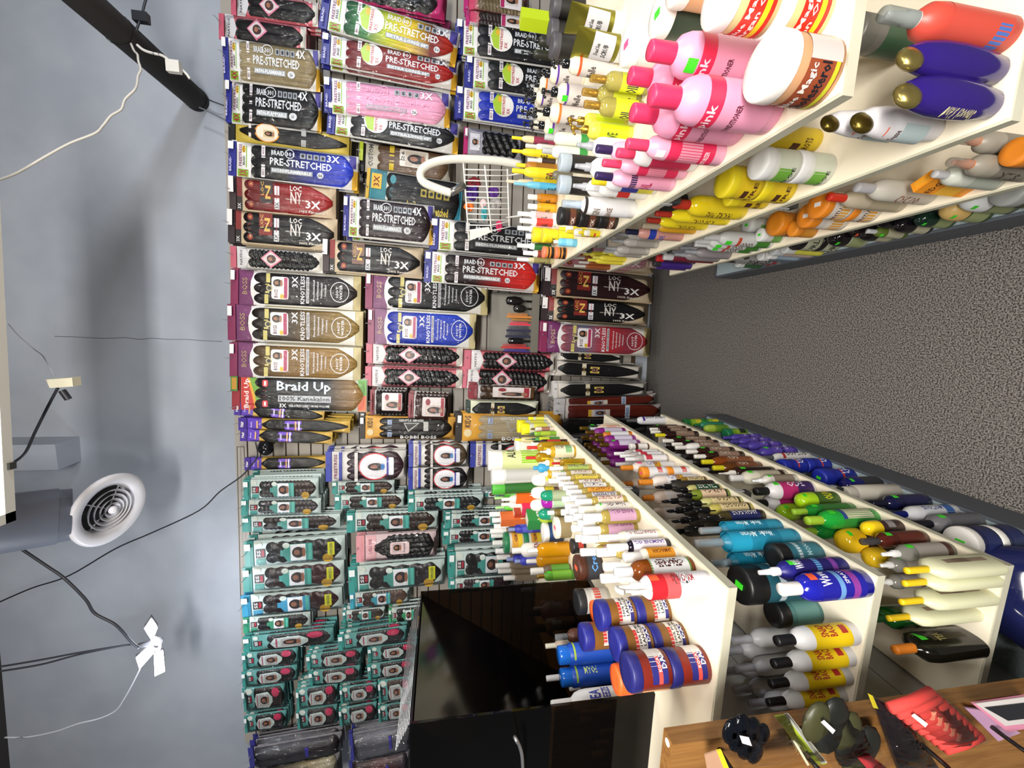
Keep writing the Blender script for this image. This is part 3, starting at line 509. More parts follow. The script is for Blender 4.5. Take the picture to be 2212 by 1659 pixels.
# style, photo box (x0, y0, x1, y1), distance off the wall, tilt, packs behind, label, style arguments
E_ = 'at the top edge of the slatwall'
PK = [
 ('K', 500, -6, 690, 48, .2, .02, 2, 'pink header pack of straight black hair, uppermost in the picture on the top row', dict(cols=BLK, straight=1)),
 ('K', 474, 47, 664, 101, .2, .03, 2, 'pink header pack with diamond portrait, above the pale blond braid pack', dict(cols=BLK, straight=1)),
 ('F', 485, 98, 693, 187, .2, .01, 2, 'pale blond four-strand braid pack with blue header on the top row', dict(cols=('#9c8e70', '#8f815f', '#87764f'), n=4, x='4X')),
 ('F', 490, 187, 697, 280, .19, .02, 2, 'black four-strand braid pack with blue header beneath the pipe', dict(cols=BLK, n=4, x='4X')),
 ('G', 498, 280, 757, 328, .18, .05, 1, 'black ponytail pack on yellow card with an oval portrait', dict(cols=BLK)),
 ('F', 499, 326, 776, 402, .2, .03, 2, 'black braid pack fading to bright blue on the top row', dict(cols=('#101014', '#12121a', '#1c2f9c', '#2742cf'))),
 ('L', 501, 398, 728, 468, .19, .03, 2, 'bright red braid pack on tan card on the top row', dict(cols=('#5a1416', '#8c1a1c', '#a51f22'), sq='#2a1a1c', band='#7c1f24')),
 ('L', 495, 466, 731, 537, .19, .03, 3, 'black braid pack on tan card beside the bright red one', dict(cols=BLK)),
 ('K', 500, 541, 700, 586, .2, .02, 3, 'narrow pack of black curls on white card with gold edge', dict(cols=BLK, bg='#d6d2cc')),
 ('B', 500, 592, 783, 667, .2, .02, 3, 'black braid pack under plum header, first of three plum ones on top', dict(cols=('#121013', '#1b1418', '#241a1c'))),
 ('B', 495, 668, 788, 744, .2, .02, 3, 'black braid pack fading to blond under plum header', dict(cols=('#171413', '#3a3024', '#7c6436', '#9c8248'))),
 ('B', 500, 748, 783, 821, .2, .02, 3, 'brown braid pack fading to golden blond under plum header', dict(cols=('#40352a', '#7c5f34', '#8f6f38', '#a08048'))),
 ('U', 505, 818, 797, 890, .2, .02, 2, 'black braid pack with red header beside the purple ponytail packs', dict(cols=('#111216', '#16181d', '#2c3138', '#a8824a'))),
 ('P', 508, 886, 702, 914, .2, .1, 5, 'narrow purple header ponytail pack, first beside the red header pack', dict(cols=BLK)),
 ('P', 517, 909, 759, 936, .22, .03, 6, 'narrow purple header ponytail pack, middle of the three side by side', dict(cols=BLK)),
 ('P', 520, 934, 720, 961, .23, .05, 4, 'narrow purple header ponytail pack with a black camera beneath it', dict(cols=BLK)),
 ('P', 531, 987, 707, 1013, .12, 0, 1, 'lone purple header ponytail pack beyond the bare slats', dict(cols=BLK)),
 ('T', 528, 1034, 690, 1077, .26, 0, 8, 'teal curl pack nearest the bare slats in the top row', dict(cols=('#1a1618', '#3a2a26'))),
 ('T', 522, 1078, 695, 1112, .24, .01, 5, 'teal curl pack with soft grey hair in the top row', dict(cols=('#2a282c', '#3a3638'))),
 ('T', 524, 1113, 737, 1146, .22, 0, 4, 'teal curl pack with an orange sticker on its logo', dict(cols=('#1c1618', '#2c1f1e'))),
 ('T', 531, 1160, 748, 1214, .2, -.02, 4, 'wide teal pack of loose black curls with a yellow label', dict(cols=('#141418', '#19171b'), yel=1, curl=6)),
 ('T', 528, 1215, 746, 1267, .2, -.02, 4, 'wide teal pack of black to wine-red curls', dict(cols=('#1a1214', '#3a1c1e', '#40191c'), yel=1, curl=6)),
 ('T', 523, 1274, 742, 1322, .2, -.03, 4, 'wide curl pack with a sky blue header among the teal ones', dict(cols=('#1c1314', '#3a1c1c'), yel=1, curl=6, hd='#3f93b8')),
 ('T', 527, 1326, 672, 1358, .2, -.02, 3, 'short teal curl pack with a green tag in the top row', dict(cols=('#17151a', '#1f1a1c'), hd='#35906f')),
 ('T', 526, 1362, 723, 1397, .2, -.04, 3, 'deep teal ponytail pack with an oval portrait card', dict(cols=('#15151a', '#1a181c'), wide=1)),
 ('T', 524, 1402, 646, 1437, .2, -.04, 5, 'short teal pack with pink round sticker, upper of two on the top row', dict(cols=('#15151a', '#1a181c'), wide=1)),
 ('T', 524, 1440, 644, 1474, .2, -.04, 5, 'short teal pack with a torn white corner on the top row', dict(cols=('#15151a', '#1a181c'), wide=1)),
 ('T', 526, 1478, 618, 1530, .2, -.04, 6, 'stubby teal pack with brown curls and tilted portrait', dict(cols=('#1a1618', '#2c201e'), wide=1)),
 ('T', 529, 1538, 621, 1573, .2, -.05, 6, 'stubby teal pack next to the long grey hair bags', dict(cols=('#15151a', '#1a181c'), wide=1)),
 ('Z', 540, 1590, 742, 1632, .25, -.06, 3, 'puffy charcoal hair bag with a purple strip', dict(cols=('#3a3a40', '#3f3c42', '#2a2428'))),
 ('Z', 541, 1634, 738, 1690, .25, -.06, 1, 'puffy bag of dark roots fading to beige hair', dict(cols=('#2a2622', '#3a342c', '#8f8262', '#b5b09a'))),
 # second row
 ('M', 700, -40, 965, 26, .22, .06, 2, 'magenta pack of shiny black hair cut by the picture edge', dict(cols=('#141216', '#1a1619'))),
 ('M', 716, 26, 975, 62, .17, .12, 4, 'dark magenta hair pack tucked behind the green and yellow one', dict(cols=('#2c1218', '#3a1620'), bg='#7a1a48')),
 ('F', 695, 50, 992, 128, .22, .15, 2, 'rainbow braid pack, green to yellow to red', dict(cols=('#1f4a34', '#3f8a4a', '#c9cf2a', '#e0c21f', '#7a1c14', '#b52a1a'), long=1)),
 ('F', 700, 116, 992, 180, .2, .07, 2, 'deep red extra long braid pack in the second row', dict(cols=('#701a20', '#8f2020', '#a8201c'), long=1)),
 ('F', 703, 188, 975, 262, .24, .02, 2, 'baby pink braid pack in the second row', dict(cols=('#e8a2c4', '#eba8c6'), txt=0, n=4)),
 ('F', 712, 252, 994, 322, .21, .06, 2, 'black extra long braid pack just below the pink one', dict(cols=('#17181c', '#1c1d22'), long=1)),
 ('Q', 777, 322, 975, 388, .15, .05, 3, 'brown hair pack behind the white basket handle', dict(cols=('#5c4430', '#6a5038'))),
 ('J', 792, 388, 1000, 480, .17, .08, 2, 'black jumbo braid pack with teal trim and gold writing', dict(cols=BLK)),
 ('F', 744, 438, 938, 524, .2, .04, 3, 'dark brown braid pack in the second row near the basket', dict(cols=('#251820', '#2c1a22', '#241519'), n=4, x='4X')),
 ('L', 701, 530, 915, 598, .22, .03, 4, 'black braid pack on tan card in the second row', dict(cols=BLK, sq='#7a5c50')),
 ('B', 794, 602, 1057, 676, .2, .02, 3, 'black braid pack under plum header in the second row', dict(cols=('#101216', '#141518'))),
 ('B', 797, 675, 1030, 750, .24, .02, 3, 'cobalt blue braid pack under plum header', dict(cols=('#1c2f9c', '#2340b8', '#2440b4'))),
 ('K', 793, 748, 1002, 790, .2, .02, 2, 'pink pack of black ripple curls with diamond portrait, second row upper', dict(cols=BLK)),
 ('K', 791, 797, 1001, 838, .2, .02, 4, 'pink pack of black ripple curls above the small red packs', dict(cols=BLK)),
 ('S', 800, 843, 877, 897, .2, .02, 4, 'small red pack with a portrait, nearer the ceiling of two', dict(cols=('#1d1718', '#2a1e1e'))),
 ('S', 883, 853, 969, 911, .2, .03, 4, 'small red pack with a portrait and brown curls', dict(cols=('#3a2420', '#4a2e26'))),
 ('Y', 780, 901, 985, 950, .2, .02, 2, 'black three-strand pack on amber card in the second row', dict(cols=('#151313', '#1a1716', '#181514'))),
 ('X', 706, 974, 878, 1037, .22, 0, 4, 'burgundy loop braid pack with round white label', dict(cols=('#2a1a24', '#3a202c'))),
 ('T', 718, 1038, 853, 1066, .22, 0, 3, 'slim teal curl pack right below the burgundy loop braid pack', dict(cols=('#2c201e', '#3a2822'))),
 ('T', 724, 1068, 874, 1099, .22, 0, 4, 'slim teal curl pack with gold shell sticker, second row', dict(cols=('#1c1614', '#3a2820'))),
 ('T', 751, 1104, 948, 1146, .22, 0, 4, 'long teal pack of dark brown crinkled curls', dict(cols=('#2a1f1e', '#33261f'), curl=14)),
 ('D', 772, 1151, 943, 1206, .22, -.01, 2, 'dusty pink ponytail pack among the teal packs', dict(cols=BLK)),
 ('T', 756, 1212, 962, 1268, .22, -.02, 4, 'glossy teal pack of black waves below the pink ponytail', dict(cols=('#15141a', '#221c20'), yel=1, curl=5)),
 ('T', 757, 1270, 885, 1306, .2, -.03, 3, 'teal pack with brown hair and cyan tag end, second row', dict(cols=('#3a2824', '#5c4840'), hd='#3f9ab0')),
 ('T', 741, 1313, 832, 1338, .17, -.03, 2, 'tiny teal pack in shadow of the stacks, second row', dict(cols=('#2c2422', '#3a302a'))),
 ('T', 840, 1308, 920, 1340, .17, -.03, 2, 'tiny green-edged pack beside the smoked display', dict(cols=('#1c1a1c', '#2a2422'), hd='#3f9a68')),
 ('T', 732, 1356, 880, 1390, .22, -.05, 4, 'teal ponytail pack with long portrait card, second row', dict(cols=('#1a1a1f', '#2a2428'), wide=1)),
 ('T', 663, 1402, 784, 1436, .22, -.05, 5, 'teal pack with salmon sticker between the rows', dict(cols=('#15151a', '#1a181c'), wide=1)),
 ('T', 668, 1440, 780, 1474, .21, -.05, 4, 'teal pack showing a woman in yellow', dict(cols=('#2a1c18', '#1a181c'), wide=1)),
 ('T', 795, 1388, 902, 1420, .2, -.05, 3, 'teal pack glinting beside the ribbed display top, upper', dict(cols=('#15151a', '#1a181c'), wide=1)),
 ('T', 795, 1423, 898, 1458, .2, -.05, 3, 'teal pack glinting beside the ribbed display top, lower', dict(cols=('#15151a', '#1a181c'), wide=1)),
 ('T', 642, 1478, 732, 1520, .22, -.06, 4, 'crumpled teal pack with glaring round label', dict(cols=('#1d1a1e', '#2a2226'), wide=1)),
 ('T', 735, 1476, 816, 1512, .22, -.06, 4, 'small teal pack with a white sticker corner', dict(cols=('#1d1a1e', '#2a2226'), wide=1)),
 ('T', 818, 1462, 892, 1512, .22, -.06, 4, 'small teal pack with brown curls and pink dot', dict(cols=('#3a2420', '#2a2226'), wide=1)),
 ('T', 642, 1524, 731, 1566, .22, -.06, 4, 'creased teal pack beside the charcoal hair bag', dict(cols=('#1d1a1e', '#2a2226'), wide=1)),
 ('T', 734, 1518, 816, 1558, .22, -.06, 4, 'creased teal pack with a bright round portrait', dict(cols=('#1d1a1e', '#2a2226'), wide=1)),
 ('T', 818, 1516, 890, 1552, .22, -.06, 4, 'small teal pack lowest beside the black display', dict(cols=('#1d1a1e', '#2a2226'), wide=1)),
 ('Z', 757, 1566, 896, 1622, .25, -.08, 2, 'crinkled silver-grey hair bag', dict(cols=('#5a5a62', '#6a6a74', '#4a4a50'))),
 ('Z', 757, 1626, 888, 1690, .25, -.08, 1, 'hair bag with pink and orange labels by the display', dict(cols=('#2a2424', '#5c3a3a', '#3a3440'))),
 # third row
 ('N', 1005, -20, 1140, 34, .2, .02, 2, 'pink pack of tan kinky braids at the picture edge', dict(cols=('#6a5c44', '#7c6a4c'))),
 ('N', 1007, 30, 1143, 68, .2, .02, 2, 'pink pack of dark brown kinky braids', dict(cols=('#2a201e', '#3a2c26'))),
 ('F', 988, 66, 1250, 138, .2, .02, 2, 'black extra long braid pack, upper of two in the third row', dict(cols=('#15151a', '#18171b'), long=1)),
 ('F', 1009, 146, 1280, 213, .18, .02, 2, 'black extra long braid pack, lower of two in the third row', dict(cols=('#17181c', '#18171b'), long=1)),
 ('F', 988, 213, 1260, 278, .2, .02, 2, 'royal blue extra long braid pack', dict(cols=('#1c33b0', '#2238b4'), long=1)),
 ('M', 1003, 286, 1130, 342, .18, .02, 2, 'shiny black hair pack behind the basket frame', dict(cols=BLK, bg='#9a98a4')),
 ('F', 934, 490, 1215, 556, .2, .03, 2, 'black braid pack below the white wire basket', dict(cols=('#141519', '#1a191c'))),
 ('F', 920, 560, 1168, 625, .24, .04, 2, 'black braid pack fading to scarlet above the comb tray', dict(cols=('#1a1214', '#2a1216', '#b51f22', '#e0342c'))),
 ('K', 1006, 762, 1203, 803, .22, .02, 2, 'long pink pack of black ripple curls in the third row, upper', dict(cols=BLK)),
 ('K', 998, 802, 1190, 848, .2, .05, 3, 'long pink pack of black ripple curls in the third row, lower', dict(cols=BLK)),
 ('S', 1014, 834, 1160, 865, .24, .02, 2, 'red and white pack of crimped brown curls', dict(cols=('#3a281c', '#6a4c30'))),
 ('H', 1010, 866, 1163, 903, .22, 0, 2, 'cream pack with a red label and curly black ponytail', dict(cols=BLK, bg='#d8dbc4', hd='#2a3a34')),
 ('Y', 988, 896, 1215, 955, .22, .02, 2, 'blond three-strand pack on amber card', dict(cols=('#a5977c', '#b0a488', '#a89c80'))),
 ('X', 884, 958, 1013, 1007, .22, 0, 5, 'brown loop braid pack with an oval label', dict(cols=('#2a2018', '#5c4a36'))),
 ('X', 883, 1009, 1013, 1056, .22, 0, 5, 'black loop braid pack with an oval label', dict(cols=BLK)),
 ('X', 1017, 957, 1180, 1008, .2, 0, 3, 'black loop braid pack behind the big aloe tub', dict(cols=BLK)),
 ('T', 883, 1070, 1045, 1102, .24, 0, 9, 'teal curl pack at the front of the deep third-row stack', dict(cols=('#16181c', '#1c2226'), curl=12)),
 ('T', 962, 1108, 1120, 1138, .2, 0, 4, 'teal curl pack behind the small cartons', dict(cols=BLK)),
 ('T', 958, 1141, 1120, 1172, .2, 0, 4, 'teal curl pack with an orange square on its logo', dict(cols=BLK)),
 ('T', 970, 1188, 1140, 1243, .2, 0, 5, 'large teal wave pack at the black display corner', dict(cols=BLK, curl=5)),
 ('T', 972, 1245, 1110, 1275, .2, 0, 3, 'aqua tagged brown pack right above the black display', dict(cols=('#2a1c22', '#33202a'))),
 ('T', 1008, 1058, 1110, 1076, .17, 0, 2, 'teal tag pack by the knotted net', dict(cols=('#8a8a90', '#6a6a70'))),
 # lowest row
 ('L', 1180, 538, 1415, 586, .2, .02, 2, 'pink braid pack on tan card behind the shelf end', dict(cols=('#c98a94', '#d29aa4'))),
 ('L', 1176, 592, 1412, 652, .2, .03, 4, 'dark plum braid pack on tan card in the lowest row', dict(cols=('#2a1418', '#2c1519', '#38191c'))),
 ('L', 1172, 651, 1401, 700, .2, .02, 4, 'jet black braid pack on tan card in the lowest row', dict(cols=BLK)),
 ('B', 1170, 704, 1406, 768, .22, .02, 4, 'red and grey marbled braid pack in the lowest row', dict(cols=('#8f3a46', '#6a7088', '#b52a34', '#8a3440', '#b0343c'))),
 ('H', 1200, 762, 1344, 786, .2, .05, 2, 'short black weave pack with blue label in the lowest row', dict(cols=BLK)),
 ('H', 1192, 788, 1386, 820, .2, .04, 3, 'black weave pack with tan band, second of the weave group', dict(cols=BLK)),
 ('H', 1196, 824, 1398, 855, .22, -.02, 3, 'black weave pack with tan band next to the red ones', dict(cols=BLK)),
 ('R', 1203, 848, 1418, 872, .2, -.06, 1, 'auburn weave pack half hidden by another', dict(cols=('#561a12', '#6a2418', '#702a1c'))),
 ('R', 1200, 872, 1431, 903, .22, -.01, 1, 'auburn weave pack with blue and white band', dict(cols=('#5a1a12', '#6a2418', '#7a2c1c'))),
 ('H', 1195, 903, 1400, 935, .2, 0, 2, 'black weave pack behind the shelf end, first', dict(cols=BLK, bg='#6a6668', tag=0)),
 ('H', 1200, 940, 1400, 975, .2, 0, 2, 'black weave pack behind the shelf end, second', dict(cols=BLK, bg='#6a6668', tag=0)),
]
HK = MB(); HK.tube([(0, 0, 0), (0, -.3, .0), (0, -.305, .012)], .0022, '#8f8f94', 5)
HK.box(-.02, .02, 0, .006, -.012, .012, '#8f8f94')
hook_me = None
for (sk, x0, y0, x1, y1, off, tilt, nb, lab, kw) in PK:
    if sk in 'TZ': off = max(.07, off-.04)
    c = atwall((x0+x1)/2, (y0+y1)/2, off)
    q0 = atwall(x0, (y0+y1)/2, off); q1 = atwall(x1, (y0+y1)/2, off); w0 = atwall((x0+x1)/2, y0, off); w1 = atwall((x0+x1)/2, y1, off)
    Hh = q0.z-q1.z; Ww = (w0-w1).length
    T = min(.024, Ww*.16)
    p = Pack(Ww, Hh, T); STY[sk](p, **kw)
    nat = (905-(y0+y1)/2)/(6900-(x0+x1)/2)
    name = {'T': 'curl_hair_pack', 'P': 'ponytail_hair_pack', 'G': 'ponytail_hair_pack', 'D': 'ponytail_hair_pack', 'H': 'weave_hair_pack', 'R': 'weave_hair_pack', 'Z': 'hair_bag'}.get(sk, 'braiding_hair_pack')
    root = empty(name, c-Vector((0, 0, Hh/2)), lab, 'hair pack', 'hair packs hanging on the slatwall')
    p.done(root)
    root.rotation_euler = (radians(random.uniform(-1.5, 1)), tilt-.0*nat, AW+radians(random.uniform(-3, 3)))
    top = root.location+Vector((-sin(tilt)*-Hh, 0, Hh))
    step = min(.03, max(.007, (off-.045)/max(1, nb))); short = ' '.join(lab.replace(',', '').split()[:12])
    for k in range(nb):
        cpy = tree_copy(root)
        for ch in list(cpy.children):
            if ch.name.split('.')[0] in ('plastic_film', 'lettering', 'portrait_tag', 'medallion', 'round_sticker') and k > 0: bpy.data.objects.remove(ch)
        cpy.location = root.location+Vector((random.uniform(-.008, .012), step*(k+1)+.004, random.uniform(-.006, .01)))
        cpy.rotation_euler[1] += random.uniform(-.015, .015); cpy.scale[1] = min(1, step/(T+.012)*.9)
        cpy['label'] = (ORD[k]+'pack behind the ' if k else 'pack right behind the ')+short
    if hook_me is None: ho = HK.build('display_hook'); hook_me = ho.data
    else: ho = bpy.data.objects.new('display_hook', hook_me); COL.objects.link(ho)
    ho.location = (root.location.x+sin(tilt)*Hh, wp(root.location.x, .03)-.001, root.location.z+Hh-.01); ho.rotation_euler[2] = AW
    ho.scale[1] = (off+.02)/.3
    ho['label'] = 'metal hook holding the '+short; ho['category'] = 'hook'; ho['group'] = 'hooks on the slatwall'

# ------------------------------------------------------------------ the two shelf units along the aisle
XL, YNL, YFL = -.4476, .588, 1.9315
ZL = dict(A=1.004, B=.693, C=.384, D=.12)
XR0, YFR, YNR, AR = .2559, 1.9785, .5136, -.0344
ZR = dict(A=.992, B=.7118, C=.379, D=.12)
def xr(y): return XR0+tan(AR)*(y-YFR)
TH = .019
def shelf_unit(name, label, side):
    left = side == 'L'; zs = ZL if left else ZR; yn, yf = (YNL, YFL) if left else (YNR, YFR)
    t = empty(name, (XL if left else XR0, yn, 0), label, 'shelf unit', 'double-sided shelf units'); o = t.location
    def sl(b, d0, d1, z0, z1, c, y0=yn, y1=yf):     # slab between depths d0..d1 behind the front face
        if left: P = lambda d, y, z: Vector((XL-d, y, z))-o
        else: P = lambda d, y, z: Vector((xr(y)+d, y, z))-o
        a = [P(d0, y0, z0), P(d1, y0, z0), P(d1, y1, z0), P(d0, y1, z0)]; bb = [P(d0, y0, z1), P(d1, y0, z1), P(d1, y1, z1), P(d0, y1, z1)]
        if left: a.reverse(); bb.reverse()
        b.hexa(a+bb, c)
    for k, dep in (('A', 1.1), ('B', .355), ('C', .355)):
        b = MB(); sl(b, .004, dep, zs[k]-TH, zs[k], 'shelf_paint'); sh = b.build('shelf_board', t)
        b = MB(); sl(b, 0, .0045, zs[k]-TH, zs[k]-.0015, 'shelf_edge'); sl(b, 0, dep, zs[k]-TH+.001, zs[k]-.002, 'shelf_edge', yn-.003, yn+.0005); b.build('edge_strip', sh)
    b = MB(); sl(b, .36, .375, .1, zs['A']-TH-.001, '#a9a8a2'); bp = b.build('back_panel', t)
    b = MB(); z = .3
    while z < zs['A']-.05: sl(b, .3592, .3602, z, z+.002, '#6d6a62'); z += .16
    b.build('panel_seam', bp)
    b = MB(); sl(b, .006, .36, .1, zs['D'], 'deck_paint'); b.build('base_deck', t)
    b = MB(); sl(b, .003, .012, 0, zs['D']+.002, '#4c525b'); sl(b, .003, .3, 0, zs['D']+.002, '#4c525b', yf-.003, yf+.006); b.build('kick_plate', t)
    for y in (yn+.01, yf-.035):
        b = MB(); sl(b, .345, .39, 0, zs['A']-TH-.002, '#8d8c88', y, y+.025); b.build('upright', t)
    for k in 'BC':
        for y in (yn+.02, yf-.03):
            b = MB(); sl(b, .05, .34, zs[k]-TH-.03, zs[k]-TH-.0005, '#b9b5a6', y, y+.003); b.build('shelf_bracket', t)
    return t
shelf_unit('shelf_unit', 'long cream shelf unit of hair products with a display board at its end', 'L')
shelf_unit('shelf_unit', 'long cream shelf unit with pink lotion bottles on its top shelf', 'R')

# ------------------------------------------------------------------ bottles, jars, tubes and cartons
BODY = {  # profile r, z of the body ; part of the height taken by the cap ; cap radius
 'round': ([(.9, 0), (1, .02), (1, .62), (.96, .68), (.8, .745), (.5, .785), (.4, .80)], .795, .47),
 'oil': ([(.9, 0), (1, .03), (1, .55), (.93, .63), (.7, .68), (.5, .70)], .69, .62),
 'tall': ([(.92, 0), (1, .015), (1, .7), (.9, .76), (.6, .80), (.42, .815)], .805, .42),
 'jar': ([(.93, 0), (1, .03), (1, .77)], .755, 1.04),
 'dome': ([(.93, 0), (1, .03), (1, .62)], .60, 1.04),
 'egg': ([(.55, 0), (.72, .03), (.95, .25), (1, .42), (.95, .58), (.75, .73), (.5, .8)], .66, .62),
 'can': ([(.95, 0), (1, .01), (1, .8), (.9, .83)], .82, .88),
 'spray': ([(.92, 0), (1, .02), (1, .6), (.92, .67), (.6, .72), (.42, .74)], .735, .42),
 'pump': ([(.92, 0), (1, .02), (1, .62), (.92, .68), (.6, .72), (.4, .735)], .73, .42),
 'yorker': ([(.92, 0), (1, .03), (1, .6), (.9, .67), (.5, .71)], .70, .5),
 'trigger': ([(.92, 0), (1, .02), (1, .58), (.93, .66), (.6, .71), (.42, .73)], .725, .5),
 'flat': ([(.95, 0), (1, .02), (1, .6), (.9, .7), (.5, .75), (.32, .77)], .765, .3),
 'rollon': ([(.85, 0), (.9, .03), (.9, .55)], .54, 1.0),
 'tub': ([(.84, 0), (.88, .02), (.98, .78)], .77, 1.05),
 'tube': None, 'carton': None}
UNIT = {}
CATS = dict(jar='jar', dome='jar', tub='tub', carton='box', tube='tube')
SHORT = {}
ITEMS = []
def wrapped(mb, tx, mode, r, z0, z1, half, phi, sy, c, lift=1.035):
    vs, fs = glyphs(tx); q = []
    for x, y in vs:
        if mode == 'h': a = phi+radians(half)*(2*x-1); z = z0+(z1-z0)*y
        elif mode == 'v': a = phi-radians(half)*(2*y-1); z = z0+(z1-z0)*x      # reads upwards
        else: a = phi+radians(half)*(2*y-1); z = z1-(z1-z0)*x                   # reads downwards
        q.append((r*lift*cos(a), r*lift*sin(a)*sy, z))
    mb.add(q, fs, c)
def band(mb, r, z0, z1, c, phi, half=180, sy=1, lift=1.012, n=28):
    vs = []; fs = []; k = n if half >= 180 else max(6, int(n*half/180)); 
    for i in range(k+1):
        a = phi+radians(half)*(2*i/k-1)
        for z in (z0, z1): vs.append((r*lift*cos(a), r*lift*sin(a)*sy, z))
    for i in range(k): fs.append((2*i, 2*i+2, 2*i+3, 2*i+1))
    mb.add(vs, fs, c, True)
def make_item(kind, name, cat, label, group, x, y, z, h, r, body, cap, bands=(), texts=(), st=None, sy=1, phi=0, lean=0):
    t = empty(name, (x, y, z), label, cat, group)
    if kind == 'carton':
        b = MB(); b.box(-r, r, -r*sy, r*sy, 0, h, body); bo = b.build('carton_box', t)
        b = MB(); 
        for (f0, f1, c) in bands: b.box(-r*1.005, r*1.005, -r*sy*1.005, r*sy*1.005, f0*h, f1*h, c)
        if bands: b.build('printed_panel', t)
        b = MB(); b.box(-r*.7, r*.7, -r*sy*.7, r*sy*.7, h, h+.0008, cap); b.build('top_label', t)
        for (s_, m_, f0, f1, hf, c) in texts:
            vs, fs = glyphs(s_); b = MB(); b.add([(-r*.9+1.8*r*q, -r*sy*1.012, h*(f0+(f1-f0)*w_)) for q, w_ in vs], fs, c); b.build('lettering', t)
        t.rotation_euler[2] = phi+pi/2; return t
    if kind == 'tube':
        n = 24; b = MB(); vs = []; fs = []
        for j in range(9):
            v = j/8; fl = max(0, (v-.1)/.9)
            for i in range(n): a = 2*pi*i/n; vs.append((r*cos(a)*(1+.25*fl), r*sin(a)*.75*(1-fl*.985), h*(.14+.86*v)))
        for j in range(8):
            for i in range(n): k = (i+1) % n; fs.append((j*n+i, j*n+k, (j+1)*n+k, (j+1)*n+i))
        b.add(vs, fs, body, True); b.build('tube_body', t)
        b = MB(); b.lathe([(r*.95, 0), (r*.97, h*.14)], cap); b.build('cap', t)
        b = MB()
        for (f0, f1, c) in bands: 
            vs = []; 
            for i in range(13):
                a = -pi+pi*(i/12)*.86+.22
                for f in (f0, f1): fl = max(0, ((f-.14)/.86-.1)/.9); vs.append((r*cos(a)*(1+.25*fl)*1.01, r*sin(a)*.75*(1-fl*.985)*1.03-.0008, h*f))
            b.add(vs, [(2*i, 2*i+2, 2*i+3, 2*i+1) for i in range(12)], c, True)
        if bands: b.build('label', t)
        for (s_, m_, f0, f1, hf, c) in texts:
            vs, fs = glyphs(s_); q = []
            for u_, w_ in vs:
                f = f0+(f1-f0)*w_; fl = max(0, ((f-.14)/.86-.1)/.9); X = (2*u_-1)*hf/90*r; q.append((X, -r*.75*(1-fl*.985)*sqrt(max(0, 1-(X/r/(1+.25*fl))**2))*1.05-.0016, h*f))
            b = MB(); b.add(q, fs, c); b.build('lettering', t)
        t.rotation_euler[2] = phi+pi/2; return t
    prof, cz, cr = BODY[kind]; n = 26
    ex = .75 if kind == 'flat' else None
    b = MB(); b.lathe([(r*a, h*q) for a, q in prof], body, n, sy, ex=ex); bo = b.build('tub_body' if kind == 'tub' else 'jar_body' if kind in ('jar', 'dome') else 'bottle_body', t)
    b = MB(); c0 = cz*h; H = h-c0; R = r*(cr if sy <= 1.01 else .46); nm = 'cap'
    if kind in ('jar', 'tub'): b.lathe([(R*.99, c0), (R, c0+H*.05), (R, h-H*.15), (R*.95, h), (R*.5, h-H*.03), (0, h-H*.03)], cap, n, sy); nm = 'lid'
    elif kind in ('dome', 'rollon'): b.lathe([(R, c0), (R*1.01, c0+H*.2), (R*.97, c0+H*.5), (R*.82, c0+H*.78), (R*.5, c0+H*.94), (0, h)], cap, n, sy, cap=False); nm = 'lid' if kind == 'dome' else 'cap'
    elif kind == 'egg':
        b.sphere((0, 0, 0), R, cap, 22, (1, .72, .62)); 
    elif kind == 'spray':
        b.lathe([(R, c0-H*.05), (R, c0+H*.3), (R*.7, c0+H*.34), (R*.55, c0+H*.75), (R*.5, c0+H*.85), (0, c0+H*.85)], cap.split('|')[0], 18); nm = 'spray_nozzle'
    elif kind == 'pump':
        b.lathe([(R*1.1, c0-H*.1), (R*1.1, c0+H*.35), (R*.35, c0+H*.4), (R*.3, c0+H*.75), (R*.7, c0+H*.78), (R*.7, h), (0, h)], cap, 16)
        d_ = Vector((cos(phi), sin(phi), 0)); q = Vector((0, 0, c0+H*.9)); b.tube([q, q+d_*R*1.9, q+d_*R*2.3+Vector((0, 0, -H*.12))], R*.34, cap, 8); nm = 'pump_head'
    elif kind == 'yorker': b.lathe([(R, c0-H*.04), (R, c0+H*.3), (R*.5, c0+H*.4), (R*.24, c0+H*.8), (R*.3, c0+H*.82), (R*.2, h), (0, h)], cap, 16); nm = 'nozzle_cap'
    elif kind == 'trigger':
        b.lathe([(R, c0-H*.05), (R, c0+H*.35), (R*.6, c0+H*.4), (R*.55, c0+H*.8), (0, c0+H*.8)], cap, 18)
        d_ = Vector((cos(phi-.9), sin(phi-.9), 0)); u_ = Vector((0, 0, 1)); q = u_*(c0+H*.8)
        b.tube(smooth_path([q-d_*R*1.1, q+d_*R*.3+u_*H*.08, q+d_*R*1.6]), R*.42, cap, 10); b.tube(smooth_path([q+d_*R*.9, q+d_*R*1.5-u_*H*.45, q+d_*R*1.7-u_*H*1.05]), R*.24, cap, 8); nm = 'trigger_head'
    else:
        b.lathe([(R*.98, c0-H*.04), (R, c0), (R*.98, h-H*.08), (R*.9, h), (0, h)], cap, 20, sy if kind not in ('flat',) else 1); 
    co_ = b.build(nm, t)
    if kind == 'egg': co_.location = Vector((cos(phi)*r*.3, sin(phi)*r*.3, h*.8)); co_.rotation_euler = (0, radians(38), phi); co_.scale = (1.2, 1, 2.0)
    if kind == 'spray' and '|' in cap:
        b = MB(); b.lathe([(R*1.02, c0+H*.05), (R*1.04, h-H*.08), (R*.92, h), (0, h)], cap.split('|')[1], 18, cap=False); b.build('clear_overcap', t)
